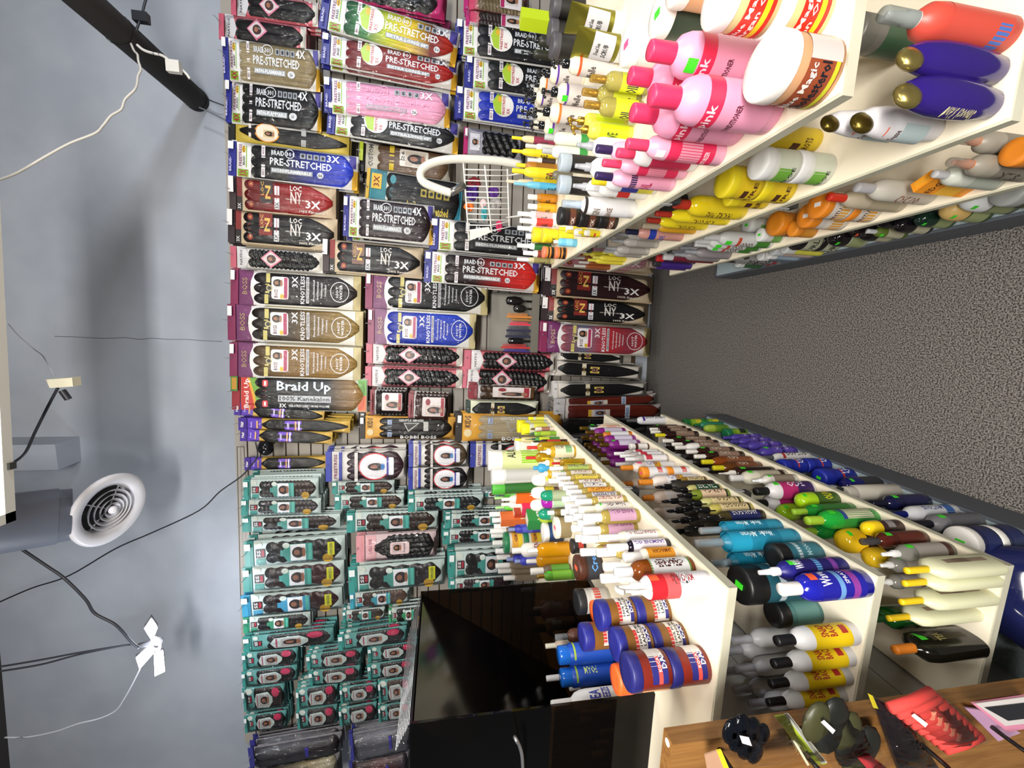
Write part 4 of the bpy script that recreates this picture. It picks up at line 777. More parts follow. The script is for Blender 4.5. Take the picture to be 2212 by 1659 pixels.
    if bands:
        b = MB()
        for bd in bands: f0, f1, c = bd[:3]; hf = bd[3] if len(bd) > 3 else 110; band(b, r, f0*h, f1*h, c, phi+(radians(bd[4]) if len(bd) > 4 else 0), hf, sy, 1.012+.003*bands.index(bd))
        b.build('label', t)
    if texts:
        b = MB()
        for (s_, m_, f0, f1, hf, c) in texts: wrapped(b, s_, m_, r, f0*h, f1*h, hf, phi, sy, c)
        b.build('lettering', t)
    if st:
        c = {'g': '#3fd62a', 'o': '#f2603a', 'p': '#f0568c', 'w': '#e9e6e4'}[st[0]]; b = MB()
        if kind in ('jar', 'dome', 'tub') : 
            k = r*.2; zz = h+.0006; b.box(-k*.8, k*.8, -k*1.3, k*1.3, h-.0015, zz+.0004, c) if kind != 'dome' else band(b, r*.86, c0+H*.5, c0+H*.8, c, phi, 14, sy, 1.12)
        else: band(b, r, (cz-.16)*h if kind in ('round', 'oil', 'tall', 'spray', 'pump', 'yorker', 'flat', 'trigger') else .6*h, (cz-.07)*h if kind != 'can' else .7*h, c, phi+.2, 18, sy, .99 if kind in ('oil', 'flat') else 1.02)
        b.build('price_sticker', t)
    return t
SH = {'LA': ('L', ZL['A'], 'left top shelf'), 'LB': ('L', ZL['B'], 'left second shelf'), 'LC': ('L', ZL['C'], 'left third shelf'), 'LD': ('L', ZL['D'], 'left bottom deck'),
      'RA': ('R', ZR['A'], 'right top shelf'), 'RB': ('R', ZR['B'], 'right second shelf'), 'RC': ('R', ZR['C'], 'right third shelf'), 'RD': ('R', ZR['D'], 'right bottom deck')}
NAMES = dict(jar='cosmetic_jar', dome='dome_lid_jar', egg='egg_shaped_bottle', can='aerosol_can', spray='spray_bottle', pump='pump_bottle', tube='squeeze_tube', carton='product_carton', trigger='trigger_spray_bottle', tub='product_tub', rollon='domed_cap_bottle', oil='oil_bottle', flat='lotion_bottle', yorker='nozzle_bottle')
def item(sh, kind, desc, tx, ty, bx, wpx, body, cap, bands=(), texts=(), n=1, st=None, sy=1, dphi=0):
    """tx, ty: middle of the top in the photo; bx: where its foot sits; wpx: width. The spot is worked out on the real shelf plane."""
    side, zs, where = SH[sh]; lo, hi = .01, .45
    for _ in range(40):
        h = (lo+hi)/2; P = atz(tx, ty, zs+h); q = proj(Vector((P.x, P.y, zs)))
        if q[0] < bx: lo = h
        else: hi = h
    yf = (YFL if side == 'L' else YFR)-.03-.0004*wpx
    if P.y > yf:      # nothing stands past the end of the boards: taller things or stacks there
        P = aty(tx, ty, yf); h0 = h; h = max(.03, P.z-zs)
        if kind in ('tub', 'jar', 'carton'): n = max(n, round(h/max(h0, .05)))
    ys = [proj(Vector((P.x+.01*cos(a*pi/12), P.y+.01*sin(a*pi/12)*min(1, sy), zs+h*(.45 if kind not in ('jar', 'tub', 'dome') else .8))))[1] for a in range(24)]
    r = max(.0055, wpx/(max(ys)-min(ys))*.01)/(1.04 if kind in ('jar', 'tub', 'dome') else 1)
    if sy > 1: r = max(.0055, wpx/(max(ys)-min(ys))*.01)*.74
    # keep the foot on the board
    x, y = P.x, P.y
    if side == 'L': x = min(x, XL-r*(.5 if sy > 1.01 else .8)-.002)
    else: x = max(x, xr(y)+r*.9+.004)
    ITEMS.append([sh, kind, desc, x, y, zs, h, r, body, cap, bands, texts, n, st, sy, dphi])
def flush_items():
    from collections import defaultdict
    # nudge neighbours apart a little where their feet would share the same spot
    home = [(a[3], a[4]) for a in ITEMS]
    for _ in range(10):
        for i, a in enumerate(ITEMS):
            for c in ITEMS[i+1:]:
                if a[0] != c[0] or a[14] > 1 or c[14] > 1: continue
                dx, dy = c[3]-a[3], c[4]-a[4]; d = math.hypot(dx, dy) or 1e-4; need = (a[7]+c[7])*1.0
                if d < need:
                    k = (need-d)/2*.5; ux, uy = dx/d, dy/d
                    if a[14] != 1 or c[14] != 1: k *= .4
                    a[3] -= ux*k; a[4] -= uy*k; c[3] += ux*k; c[4] += uy*k
        for a, (hx, hy) in zip(ITEMS, home):
            k = math.hypot(a[3]-hx, a[4]-hy)
            if k > .022: a[3], a[4] = hx+(a[3]-hx)*.022/k, hy+(a[4]-hy)*.022/k
            a[4] = min(max(a[4], (YNL if a[0][0] == 'L' else YNR)+.02), (YFL if a[0][0] == 'L' else YFR)-.012)
            if a[0] == 'LA': a[3] = max(a[3], XL-1.06)
            if a[0] == 'RA': a[3] = min(a[3], xr(a[4])+1.06)
            if a[0][0] == 'L': a[3] = min(a[3], XL-a[7]*(1 if a[14] <= 1.01 else .5)-.003)
            else: a[3] = max(a[3], xr(a[4])+a[7]+.004)
            if a[0] in ('LB', 'LC', 'LD'): a[3] = max(a[3], XL-.355+a[7])
            if a[0] in ('RB', 'RC', 'RD'): a[3] = min(a[3], xr(a[4])+.355-a[7])
    cnt = defaultdict(int)
    for a in ITEMS: cnt[a[0], a[2]] += a[12]
    seen = defaultdict(int)
    for (sh, kind, desc, x, y, zs, h, r, body, cap, bands, texts, n, st, sy, dphi) in sorted(ITEMS, key=lambda a: math.hypot(a[3], a[4])):
        side, _, where = SH[sh]; phi = (-.35 if side == 'L' else pi+.45)+dphi
        hh = h/n
        for k in range(n-1, -1, -1):
            seen[sh, desc] += 1; o = seen[sh, desc]; c = cnt[sh, desc]
            lab = desc+' on '+where
            if c > 1: lab += ', '+(ORD[o-1].strip()+' ' if o > 1 else '')+'nearest'
            make_item(kind, NAMES.get(kind, 'cosmetic_bottle'), CATS.get(kind, 'bottle'), lab, desc+' on '+where if c > 1 else None, x+random.uniform(-.001, .001)*(n > 1), y, zs+k*hh+.0004, hh-.0008, r, body, cap, bands, texts, st if k == n-1 else None, sy, phi)
I = item
W_ = '#eae6de'
# --- left top shelf, from the near end
for tx, ty, bx, w_, n in ((1352, 1452, 1517, 92, 2),): I('LA', 'jar', 'red pomade jar with navy lid', tx, ty, bx, w_, '#7a2418', '#23246a', ((.12, .52, '#dcd8d6', 75, 30), (.12, .52, '#2a2a72', 42, -30), (.26, .36, '#e05048', 42, -30)), (('KOCATAH', 'h', .27, .35, 34, '#eee'), ('DAX', 'h', .13, .25, 26, '#eee')), n)
for tx, ty, bx, w_, n in ((1325, 1392, 1472, 78, 2), (1290, 1330, 1437, 70, 2), (1255, 1373, 1415, 64, 2)):
    I('LA', 'jar', 'brown pomade jar with navy lid', tx, ty, bx, w_, '#7c5220', '#23267c', ((.1, .52, '#dedad6', 85, 10), (.43, .52, '#c23a36', 40, -25), (.1, .2, '#2a2a72', 45, -20)), (('100% PURE', 'h', .345, .42, 42, '#222'), ('LANOLIN', 'h', .23, .32, 42, '#222'), ('DAX', 'h', .11, .19, 30, '#ddd')), n)
I('LA', 'jar', 'jar with bright orange lid', 1328, 1468, 1450, 72, '#8a3a1c', '#f0642a', ((.1, .6, '#d8a070', 100),), (), 1)
I('LA', 'jar', 'small jar with orange lid', 1280, 1322, 1400, 48, '#7c5220', '#f0642a', (), (), 1)
I('LA', 'trigger', 'red to white trigger bottle', 1326, 1272, 1530, 56, '#e6e2e2', '#e8e4de', ((.5, .66, '#c2222c', 180), (.36, .5, '#cf5a5c', 180), (.05, .36, '#e2dee0', 180)), (('MY CURLS', 'v', .2, .44, 18, '#a82c34'), ('NOT YOUR', 'v', .22, .42, 30, '#444')), st='o')
I('LA', 'round', 'amber tea-tree oil bottle with frosted cap', 1328, 1237, 1492, 50, 't#8f4a12', '#dedfe2', ((.08, .58, '#e0e0e0', 115), (.56, .58, '#5c8a3a', 116), (.06, .08, '#5c8a3a', 116)), (('CARROTS', 'v', .14, .52, 12, '#4a1f1a'), ('TEA-TREE', 'v', .18, .48, 24, '#4a1f1a')))
I('LA', 'oil', 'orange labelled oil bottle with white collar', 1347, 1205, 1462, 38, '#e4dccc', '#e6e4e0', ((.1, .6, '#df962a', 150),), (('JAMAICAN', 'v', .15, .5, 18, '#6a2a1a'),))
I('LA', 'oil', 'dark jasmine oil bottle with white cap', 1312, 1184, 1444, 30, 'g#17121f', '#e6e4e2', ((.08, .62, '#dcd8e0', 100),), (('JASMINE OIL', 'v', .1, .6, 20, '#5a3a8a'),))
I('LA', 'oil', 'cream shea butter oil bottle with white cap', 1294, 1163, 1426, 27, '#dcd6be', '#e6e4e2', ((.08, .6, '#e2ddda', 110),), (('SHEABUTTER OIL', 'v', .1, .58, 18, '#8a4a32'),))
for tx, ty, bx, w_ in ((1260, 1119, 1378, 32), (1258, 1148, 1373, 31), (1255, 1172, 1365, 30)):
    I('LA', 'oil', 'oil bottle with lavender label and white cap', tx, ty, bx, w_, 't#c2ac58', '#e4e3e3', ((.08, .56, '#c49ab4', 78),), (('ROSE OIL', 'v', .12, .5, 18, '#8a4a78'),))
I('LA', 'oil', 'nut oil bottle with cream cap', 1250, 1101, 1362, 26, '#d9d4c0', '#e8e4d2', ((.06, .58, '#dcd6cf', 110),), (('Nut Oil', 'v', .12, .5, 22, '#5a3f3a'),), st='g')
oils = [(1187, 1012, 1277, 15, '#9fae5a'), (1193, 1025, 1284, 16, '#e0d8cc'), (1201, 1034, 1296, 17, '#d8c24a'), (1207, 1046, 1306, 18, '#e2dcd4'), (1216, 1054, 1315, 19, '#e6e2da'), (1223, 1064, 1326, 20, '#e0a03a'), (1231, 1076, 1338, 22, '#ded8d6'), (1242, 1085, 1351, 24, '#dcc8b8'),
 (1185, 1039, 1278, 17, '#dcd6c8'), (1214, 1079, 1318, 22, '#dcd6c8'), (1221, 1095, 1326, 23, '#dcd6c8'), (1212, 1107, 1318, 23, '#dcd6c8'), (1230, 1105, 1338, 24, '#dcd6c8'), (1220, 1121, 1330, 25, '#c49ab4'), (1239, 1117, 1350, 25, '#c49ab4'), (1248, 1131, 1360, 27, '#c49ab4'), (1235, 1143, 1346, 27, '#c49ab4'), (1244, 1163, 1356, 28, '#c49ab4'), (1254, 1184, 1366, 29, '#c49ab4'), (1290, 1196, 1410, 33, '#dcd6c8')]
TXT = ['TEA TREE', 'CASTOR OIL', 'PEPPERMINT', 'EMU OIL', 'VITAMIN E', 'CARROT OIL', 'GRAPESEED', 'HOT OIL TREATMENT']
for k, (tx, ty, bx, w_, lc) in enumerate(oils):
    I('LA', 'oil', 'clear yellow oil bottle with white cap', tx, ty, bx, w_, 't#c2ac58', '#e6e5e4', ((.08, .58, lc, 100),), ((TXT[k % 8], 'v', .1, .56, 24, '#8a3a2a' if k % 2 else '#4a3a6a'),))
for tx, ty, bx, w_ in ((1303, 1222, 1420, 34), (1298, 1250, 1412, 36)): I('LA', 'oil', 'white capped bottle with a red nozzle tip', tx, ty, bx, w_, '#cfc9b8', '#e6e3e0', ((.1, .55, '#d8d0c4'),), ())
b_ = None
for tx, ty, bx, w_ in ((1166, 976, 1241, 27), (1164, 1000, 1236, 25), (1163, 1024, 1228, 22)):
    I('LA', 'yorker', 'yellow oil bottle with white nozzle', tx, ty, bx, w_, 't#d9b02c', '#e6e3dc', ((.06, .6, '#e0d9b8', 130), (.12, .3, '#2f8f4a', 60)), (('JAMAICAN', 'v', .32, .58, 26, '#3a2a1a'),))
for tx, ty, bx, w_ in ((1138, 966, 1228, 24), (1136, 989, 1220, 22), (1192, 1001, 1262, 18)): I('LA', 'flat', 'golden oil flask with red cap', tx, ty, bx, w_, 't#b89020', '#c8302c', ((.1, .62, '#d8bf2a', 160), (.15, .4, '#8fae2a', 70)), (), sy=.6)
I('LA', 'yorker', 'slim green bottle with dark tip', 1134, 937, 1201, 11, '#7faa2a', '#24502a', ((.2, .5, '#a8bf3a'),), (), st='o')
I('LA', 'yorker', 'slim dark green bottle with dark tip', 1134, 949, 1208, 10, '#3f8a3a', '#24502a', ((.3, .6, '#c8d83a'),), ())
I('LA', 'tall', 'slim red and black bottle', 1152, 955, 1225, 9, '#3a1a18', '#2a2220', ((.2, .6, '#b83a30'),), ())
I('LA', 'tall', 'slim beige bottle with gold dome cap', 1146, 927, 1197, 10, '#cfc2b0', 'm#a8905a', ((.2, .55, '#9a6a5a'),), ())
for tx, ty, bx, w_ in ((1118, 921, 1184, 28), (1125, 925, 1188, 26), (1142, 901, 1180, 13)): I('LA', 'jar', 'clear jar with lemon yellow lid', tx, ty, bx, w_, '#cfcdb4', '#ecdf1c', ((.15, .6, '#d9d64a', 60),), ())
I('LA', 'tall', 'short bottle with a yellow cap', 1112, 952, 1180, 12, '#c9bb8a', '#ecdc28', (), ())
I('LA', 'tub', 'big white aloe tub with green label', 1053, 991, 1118, 44, '#dfe0c2', '#eceae6', ((.1, .8, '#cfd69a', 110), (.1, .45, '#8fbf2c', 70)), (('ALOE', 'h', .55, .7, 40, '#333'),))
I('LA', 'tub', 'big white tub with grey back label', 1060, 1024, 1119, 40, '#e4e4e0', '#e8e6e2', ((.1, .75, '#b9b9b6', 90),), ())
I('LA', 'tub', 'white tub behind the aloe one', 1113, 972, 1150, 34, '#e0ded6', '#e8e6e0', (), ())
I('LA', 'tub', 'green tub with clear lid', 1062, 1046, 1120, 30, '#2f6a2c', '#4fae3a', (), ())
for k, (tx, ty) in enumerate(((1109, 984), (1112, 1000), (1107, 1014), (1114, 1026), (1111, 1040), (1118, 1033))): I('LA', 'oil', 'small white capped vial in a cluster', tx, ty, tx+42, 15, '#8f7a4a', '#ecebea', (), ())
I('LA', 'carton', 'yellow carton standing near the aloe tub', 1136, 1020, 1176, 20, '#ddd02a', '#e8e2a0', (), (), sy=.7)
I('LA', 'carton', 'second yellow carton near the white domed bottles', 1131, 1046, 1172, 20, '#ddd02a', '#e8e2a0', (), (), sy=.7)
I('LA', 'tall', 'sky blue bottle by the yellow carton', 1152, 1011, 1205, 20, '#3a9ac9', '#3a9ac9', (), ())
for tx, ty, bx, w_ in ((1148, 1037, 1206, 27), (1147, 1065, 1206, 27), (1145, 1092, 1206, 27)): I('LA', 'rollon', 'dark bottle with big white domed cap', tx, ty, bx, w_, '#cfc6b8' if ty < 1050 else '#6a5048', '#ece8de', ((.2, .52, '#d8c83a', 60),), ())
for tx, ty, bx, w_ in ((1166, 1076, 1224, 24), (1163, 1108, 1222, 26)): I('LA', 'dome', 'jar with teal green dome lid', tx, ty, bx, w_, '#9aa88a', 'g#1f8a6a', (), ())
I('LA', 'dome', 'jar with glossy magenta dome lid', 1170, 1083, 1222, 29, '#d8d8d4', 'g#9a1f9a', ((.1, .55, '#a8c2a0', 100),), ())
I('LA', 'dome', 'lime ball shaped bottle', 1163, 1118, 1212, 26, '#8fae2c', 'g#a8bf3a', (), ())
I('LA', 'oil', 'small bottle with chrome cap beside the lime ball', 1182, 1108, 1226, 16, '#6a5a2a', '#dfdfdf', (), ())
for nm, tx, ty, bx, w_, c in (('orange', 1106, 1050, 1150, 26, '#ee8a2a'), ('deep orange', 1112, 1066, 1158, 26, '#ec6a24'), ('crimson', 1124, 1090, 1172, 28, '#d42c5a'), ('brick red', 1108, 1112, 1152, 26, '#a83a20'), ('green', 1138, 1122, 1180, 34, '#2a8a44'), ('burnt orange', 1080, 1116, 1130, 24, '#d86a34')):
    I('LA', 'carton', nm+' carton with a white top label', tx, ty, bx, w_, c, '#e4ddd6', ((.3, .7, c),), (('14%', 'h', .4, .55, 50, '#eee'),), sy=.8)
for tx, ty in ((1088, 1129), (1097, 1140), (1093, 1205), (1112, 1213)): I('LA', 'tall', 'cobalt blue bottle among the cartons', tx, ty, tx+62, 20, '#3a3fb4', '#8f9fd8', ((.3, .6, '#5a62c8'),), ())
for k, (tx, ty) in enumerate(((1058, 1118), (1064, 1130), (1059, 1146), (1068, 1143), (1062, 1160), (1065, 1175), (1070, 1192), (1074, 1207), (1070, 1222), (1088, 1240), (1076, 1238))):
    I('LA', 'oil', 'clear vial with white cap at the back', tx, ty, tx+52, 19, 't#9a8a78', '#eceae8', (), ())
for tx, ty in ((1082, 1057), (1083, 1073), (1083, 1089)): I('LA', 'tall', 'white bottle with a narrow white spout', tx, ty, tx+60, 19, '#e2dfd8', '#ecebe6', ((.2, .4, '#c8506a', 40),), ())
for tx, ty in ((1068, 1063), (1069, 1080), (1071, 1096)): I('LA', 'tall', 'bright green bottle beneath the net', tx, ty, tx+44, 15, '#5fbf3a', '#a8d88a', (), ())
I('LA', 'jar', 'jar with forest green lid and amber label', 1087, 1163, 1166, 46, '#dcd8cc', '#1f7a4c', ((.08, .62, '#e0a23a', 110), (.08, .3, '#e4cf2a', 90)), (('GRO', 'h', .35, .5, 40, '#6a3a1a'),), n=2)
I('LA', 'jar', 'jar with thick white lid and pale label', 1172, 1150, 1214, 44, '#2c4a7a', '#eae8e2', (), ())
I('LA', 'tall', 'white lotion bottle with a tall white cap', 1106, 1190, 1208, 32, '#e4e0da', '#eceae6', ((.1, .5, '#dcd2c8', 110), (.1, .18, '#d89a5a', 110)), (('5N', 'h', .44, .56, 26, '#8a2a3a'),))
for tx, ty, bx, w_ in ((1139, 1190, 1229, 31), (1137, 1213, 1225, 29)): I('LA', 'flat', 'golden oil bottle with silver cap', tx, ty, bx, w_, 't#d89a10', '#dddcd8', ((.3, .36, '#e4dcc8', 40),), (), sy=.7)
I('LA', 'oil', 'green labelled bottle with white screw cap', 1146, 1235, 1232, 26, '#6a5a44', '#e6e4e0', ((.05, .5, '#5f9a3a', 120),), ())
I('LA', 'tall', 'green bottle with gold neck and cap', 1160, 1246, 1240, 22, '#5a9a2c', 'm#b89440', ((.1, .6, '#78b83a', 120),), (), st='g')
I('LA', 'jar', 'jar with ivory lid and pink price tag', 1198, 1140, 1230, 48, '#8a7a58', '#e9e3d6', (), (), st='p')
I('LA', 'jar', 'dark brown cream jar with blue lettering', 1244, 1226, 1296, 58, '#3a1c12', '#4a2416', ((.1, .64, '#2f3038', 130),), (('Cream', 'h', .25, .5, 60, '#5a9ae0'),), st='o')
I('LA', 'jar', 'black and red jar behind the oil row', 1234, 1180, 1262, 34, '#241c1c', '#1c1a1e', ((.2, .6, '#b83a30', 60),), ())
# things inside the smoked display on the left top shelf
for nm, tx, ty, bx, w_, c in (('lilac', 1137, 1324, 1250, 42, '#c6a2bf'), ('pale grey', 1148, 1359, 1262, 42, '#c9c5c2')):
    I('LA', 'spray', nm+' lotion bottle with clear spray cap', tx, ty, bx, w_, c, '#22222c|c#c8c8cc', ((.16, .2, '#1c1a1c', 70),), (('Bump', 'h', .5, .57, 24, '#222'), ('Stopper', 'h', .42, .48, 30, '#222')))
I('LA', 'jar', 'gel jar with tall clear black lid', 1244, 1300, 1312, 58, '#bdb9b4', '#1e1f22', ((.1, .6, '#c9c5c0', 130), (.3, .5, '#cf4a3c', 60)), ())
I('LA', 'spray', 'brown bottle with black and clear cap', 1199, 1377, 1300, 34, '#5a3428', '#1c1c1e|c#b8bcc0', (), ())
I('LA', 'tall', 'bottle with cream ribbed cap', 1178, 1396, 1290, 28, '#b8a898', '#e0dac8', (), ())
for tx, ty, bx, w_ in ((1206, 1418, 1330, 50), (1211, 1462, 1334, 50)): I('LA', 'can', 'royal blue bottle with rounded blue cap', tx, ty, bx, w_, '#1c4ab0', 'g#1f66c8', ((.74, .77, '#a8c43a', 60), (.1, .6, '#1f4fb8', 180)), (('FOAM', 'v', .4, .62, 20, '#cfe08a'),))
I('LA', 'round', 'clear water bottle with white cap', 1180, 1466, 1320, 30, 't#b8bcc0', '#e8e8e8', (), ())
I('LA', 'round', 'tall white bottle with white cap and blue print', 1191, 1526, 1392, 60, '#e0e0e2', '#eaeaea', ((.05, .3, '#e4e2e2', 110),), (('SEA', 'h', .5, .62, 30, '#2f3f9a'), ('BREEZE', 'h', .4, .48, 40, '#2f3f9a')))
I('LA', 'round', 'second white bottle at the smoked panel', 1256, 1538, 1402, 46, '#e0dee0', '#eaeaea', ((.1, .6, '#d4d4de', 110),), (), sy=1.0001)
# --- left second shelf
for nm, tx, ty, bx, w_, b1, c1, bands, tx_, stt in (
 ('pinkish bottle with grey cap', 1276, 908, 1343, 14, '#d9bfa8', '#b8b8bc', ((.2, .5, '#c99a88'),), (), None),
 ('pale peach bottle with black lid', 1285, 897, 1338, 12, '#dcbfa4', '#2a2a2e', (), (), None),
 ('dark green bottle with white label', 1254, 924, 1333, 17, 'g#12301c', 'm#9a7a2c', ((.1, .55, '#c8ccc8', 80),), (), 'g'),
 ('amber bottle with white label', 1284, 930, 1362, 16, '#b8641c', 'm#9a7a2c', ((.1, .6, '#c9c8cc', 80),), (), 'g')):
    I('LB', 'round', nm, tx, ty, bx, w_, b1, c1, bands, tx_, st=stt)
for k, (tx, ty) in enumerate(((1265, 935), (1276, 941), (1285, 949), (1296, 961), (1257, 948), (1262, 959), (1271, 967), (1280, 973), (1292, 983), (1299, 1000))):
    I('LB', 'round', 'purple bottle with antique gold cap', tx, ty, tx+(84 if k < 4 else 80), 21, '#7a1a78', 'm#8a6a30', ((.1, .55, '#c2b8cc', 60),) if k < 4 else (), (), st='g' if k == 3 else None)
for tx, ty, bx, w_ in ((1328, 981, 1425, 16), (1338, 984, 1430, 17), (1351, 992, 1441, 19), (1330, 1003, 1420, 19)): I('LB', 'round', 'white bottle with white cap and red print', tx, ty, bx, w_, '#a8a29e', '#e6e4e4', ((.06, .6, '#e4e0e2', 110), (.4, .55, '#c23a4a', 60)), ())
I('LB', 'jar', 'brown and white jar between the bottles', 1360, 965, 1400, 15, '#4a2c20', '#e0dcd8', ((.1, .6, '#dcd8d4'),), ())
for tx, ty, bx, w_ in ((1341, 1011, 1457, 25), (1380, 1042, 1510, 28)): I('LB', 'round', 'white shampoo bottle with orange cap', tx, ty, bx, w_, '#dccfc6', '#e08a2c', ((.06, .58, '#e6e2e0', 110), (.3, .42, '#d8a02a', 60)), (('KERATIN', 'v', .36, .56, 20, '#3a2a8a'),), st='p' if ty < 1020 else None)
for tx, ty, bx, w_ in ((1342, 1046, 1450, 26), (1389, 1076, 1490, 28), (1385, 1110, 1490, 28)): I('LB', 'round', 'orange capped bottle in the back row', tx, ty, bx, w_, '#cdb8a8', '#d8822a', ((.06, .58, '#d0c8c4', 110),), ())
I('LB', 'jar', 'white cream jar with orange lid', 1384, 1022, 1488, 27, '#e2dedc', '#e08a2c', ((.1, .6, '#dcdcde'), (.2, .4, '#c84a3a', 50)), (), n=2, st='p')
for nm, tx, ty, bx, w_, b1, lb, t_ in (('amber gold', 1448, 1040, 1524, 18, '#8a6a28', '#cdb98a', 'CASTOR'), ('dark green labelled', 1452, 1052, 1550, 24, '#a8a064', '#1f4a34', 'TEA TREE'), ('beige labelled', 1462, 1066, 1572, 24, '#6a7a28', '#d2b698', 'AFRICA'), ('cream labelled', 1478, 1080, 1598, 25, '#b0ac70', '#cdb98a', 'BLACK OIL'), ('tan labelled', 1496, 1094, 1622, 27, '#a89c50', '#cdb98a', 'COCO SHEA'), ('navy labelled', 1512, 1117, 1647, 27, '#3a321c', '#1c2254', 'ARGAN SHINE')):
    I('LB', 'trigger', nm+' oil bottle with black trigger', tx, ty, bx, w_, 'g'+b1, 'g#0e0e10', ((.06, .56, lb, 120), (.06, .09, '#1c1a1a', 121)), ((t_, 'v', .12, .52, 24, '#e0dcd0' if lb[1] in '12' else '#3a2a1a'),))
for tx, ty in ((1420, 1048), (1428, 1075), (1436, 1100), (1448, 1125), (1462, 1098), (1470, 1120), (1440, 1150), (1482, 1140)): I('LB', 'trigger', 'shiny black trigger bottle in the tangle', tx, ty, tx+128, 25, '#2a2620', 'g#0b0b0d', (), ())
for tx, ty, bx, w_, st_ in ((1512, 1141, 1682, 36, None), (1502, 1172, 1716, 44, None), (1536, 1218, 1690, 44, None)):
    I('LB', 'spray', 'teal spray bottle with clear cap', tx, ty, bx, w_, '#1a7a98', '#2a7a90|c#d8d8d8', ((.5, .7, '#1f8fb0', 180), (.06, .2, '#2a86a0', 180)), (('African', 'v', .42, .58, 18, '#cfe4e8'), ('Wonder', 'v', .26, .4, 18, '#cfe4e8')))
I('LB', 'jar', 'wide teal jar with flat black lid, upper', 1672, 1184, 1766, 58, '#2a6272', '#111214', ((.1, .64, '#38707c', 120), (.52, .6, '#b8c8cc', 110)), (('MONOI', 'h', .3, .42, 40, '#9ac0c8'),))
I('LB', 'jar', 'wide teal jar with flat black lid and green tag', 1596, 1268, 1752, 88, '#1f5260', '#0f1012', ((.1, .64, '#1a4a56', 150), (.52, .6, '#a8b4bc', 100)), (), st='g')
I('LB', 'jar', 'wide teal jar turned to its back label', 1668, 1322, 1758, 62, '#4a7a78', '#111214', ((.1, .64, '#5c8a86', 150),), ())
I('LB', 'spray', 'indigo spray bottle with green price tag', 1634, 1231, 1822, 46, '#1c1870', '#e4e2e4', ((.1, .62, '#1c1660', 150), (.32, .38, '#5a9ad0', 120), (.14, .2, '#7a3a9a', 120)), (('WAVE', 'h', .52, .62, 30, '#e0e0f0'),), st='g')
I('LB', 'round', 'royal blue lotion bottle with white cap', 1694, 1268, 1874, 64, 'g#1c1f98', '#e6e2de', ((.1, .62, '#1c1c94', 150), (.36, .42, '#6a9ad0', 110), (.18, .26, '#8a3a98', 110)), (('Wave', 'h', .5, .62, 34, '#e6e6f6'), ('SPRAY', 'h', .29, .34, 30, '#e6e6f6')), st='o')
for tx, ty, bx, w_ in ((1676, 1385, 1842, 54), (1669, 1434, 1834, 50), (1664, 1478, 1829, 48), (1658, 1518, 1818, 44)):
    I('LB', 'round', 'white bottle with yellow label and black cap', tx, ty, bx, w_, '#dededf', '#121214', ((.12, .6, '#e0bf14', 140), (.16, .24, '#a82a20', 22)), (('SNAP', 'h', .42, .52, 32, '#a82a20'), ('BACK', 'h', .31, .41, 32, '#a82a20')))
for tx, ty, bx in ((1580, 1384, 1740), (1588, 1445, 1740), (1562, 1455, 1710), (1593, 1503, 1740), (1562, 1408, 1712), (1612, 1555, 1750)): I('LB', 'spray', 'frosted white spray bottle behind the yellow labels', tx, ty, bx, 44, '#c9c9cc', '#bcbcc0|c#d8d8dc', (), ())
# --- left third shelf
I('LC', 'spray', 'white bottle with grey spray top and dark print', 1354, 905, 1436, 17, '#dcdce0', '#6a6a6e|c#8a8a8e', ((.08, .55, '#dcdce2', 110), (.56, .62, '#4a2a8a', 60)), (('ISOPLUS', 'd', .1, .56, 26, '#2a2a3a'),))
I('LC', 'round', 'far dark bottle under a green dot', 1398, 925, 1462, 15, '#2a1c18', '#26241f', ((.2, .5, '#6a4a3a'),), (), st='g')
for k, (tx, ty, bx, w_, cp, bd) in enumerate(((1404, 925, 1480, 15, W_, '#2a1714'), (1406, 931, 1492, 16, W_, '#2a1714'), (1416, 939, 1506, 17, '#e6d81c', '#2a1714'), (1432, 946, 1533, 18, W_, '#2a1714'), (1452, 957, 1549, 18, W_, '#241418'), (1459, 966, 1562, 20, W_, '#e0ddda'), (1483, 973, 1583, 20, W_, '#2c1610'), (1500, 983, 1604, 21, W_, '#2c1610'), (1516, 998, 1621, 23, '#d8cc1c', '#7a3c14'), (1540, 1011, 1641, 24, '#d8cc1c', '#5a3414'))):
    I('LC', 'round', {'#2a1714': 'dark brown', '#241418': 'plum black', '#e0ddda': 'white', '#2c1610': 'glossy brown', '#7a3c14': 'amber', '#5a3414': 'toffee brown'}[bd]+(' bottle with yellow cap' if cp[1] != 'e' or cp == '#e6d81c' else ' bottle with white cap'), tx, ty, bx, w_, 'g'+bd if bd != '#e0ddda' else bd, cp, ((.12, .55, '#8a7060' if k < 8 else '#7a4a30', 70),), (('SHEA', 'v', .3, .5, 20, '#cfc0b0'),), st='g' if k in (3, 4, 6, 7) else None)
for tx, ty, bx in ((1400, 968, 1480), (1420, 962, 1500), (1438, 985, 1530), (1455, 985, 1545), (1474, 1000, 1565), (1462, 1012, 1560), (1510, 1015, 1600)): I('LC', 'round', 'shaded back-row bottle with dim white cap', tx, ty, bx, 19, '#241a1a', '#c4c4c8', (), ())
I('LC', 'yorker', 'brown bottle with white nozzle beside the cream one', 1552, 1023, 1668, 26, 'g#2a1a14', W_, (), (), st='g')
I('LC', 'round', 'cream bottle with brown label edge and white cap', 1580, 1027, 1698, 31, '#cbc6b4', '#e2e0de', ((.08, .55, '#b3aa96', 130), (.08, .16, '#3a2018', 131)), (), st='g')
I('LC', 'spray', 'cream bottle with white nozzle', 1620, 1037, 1716, 24, '#d0ccc4', '#e4e4e6', ((.1, .55, '#8a7c6c', 110),), (), st='g')
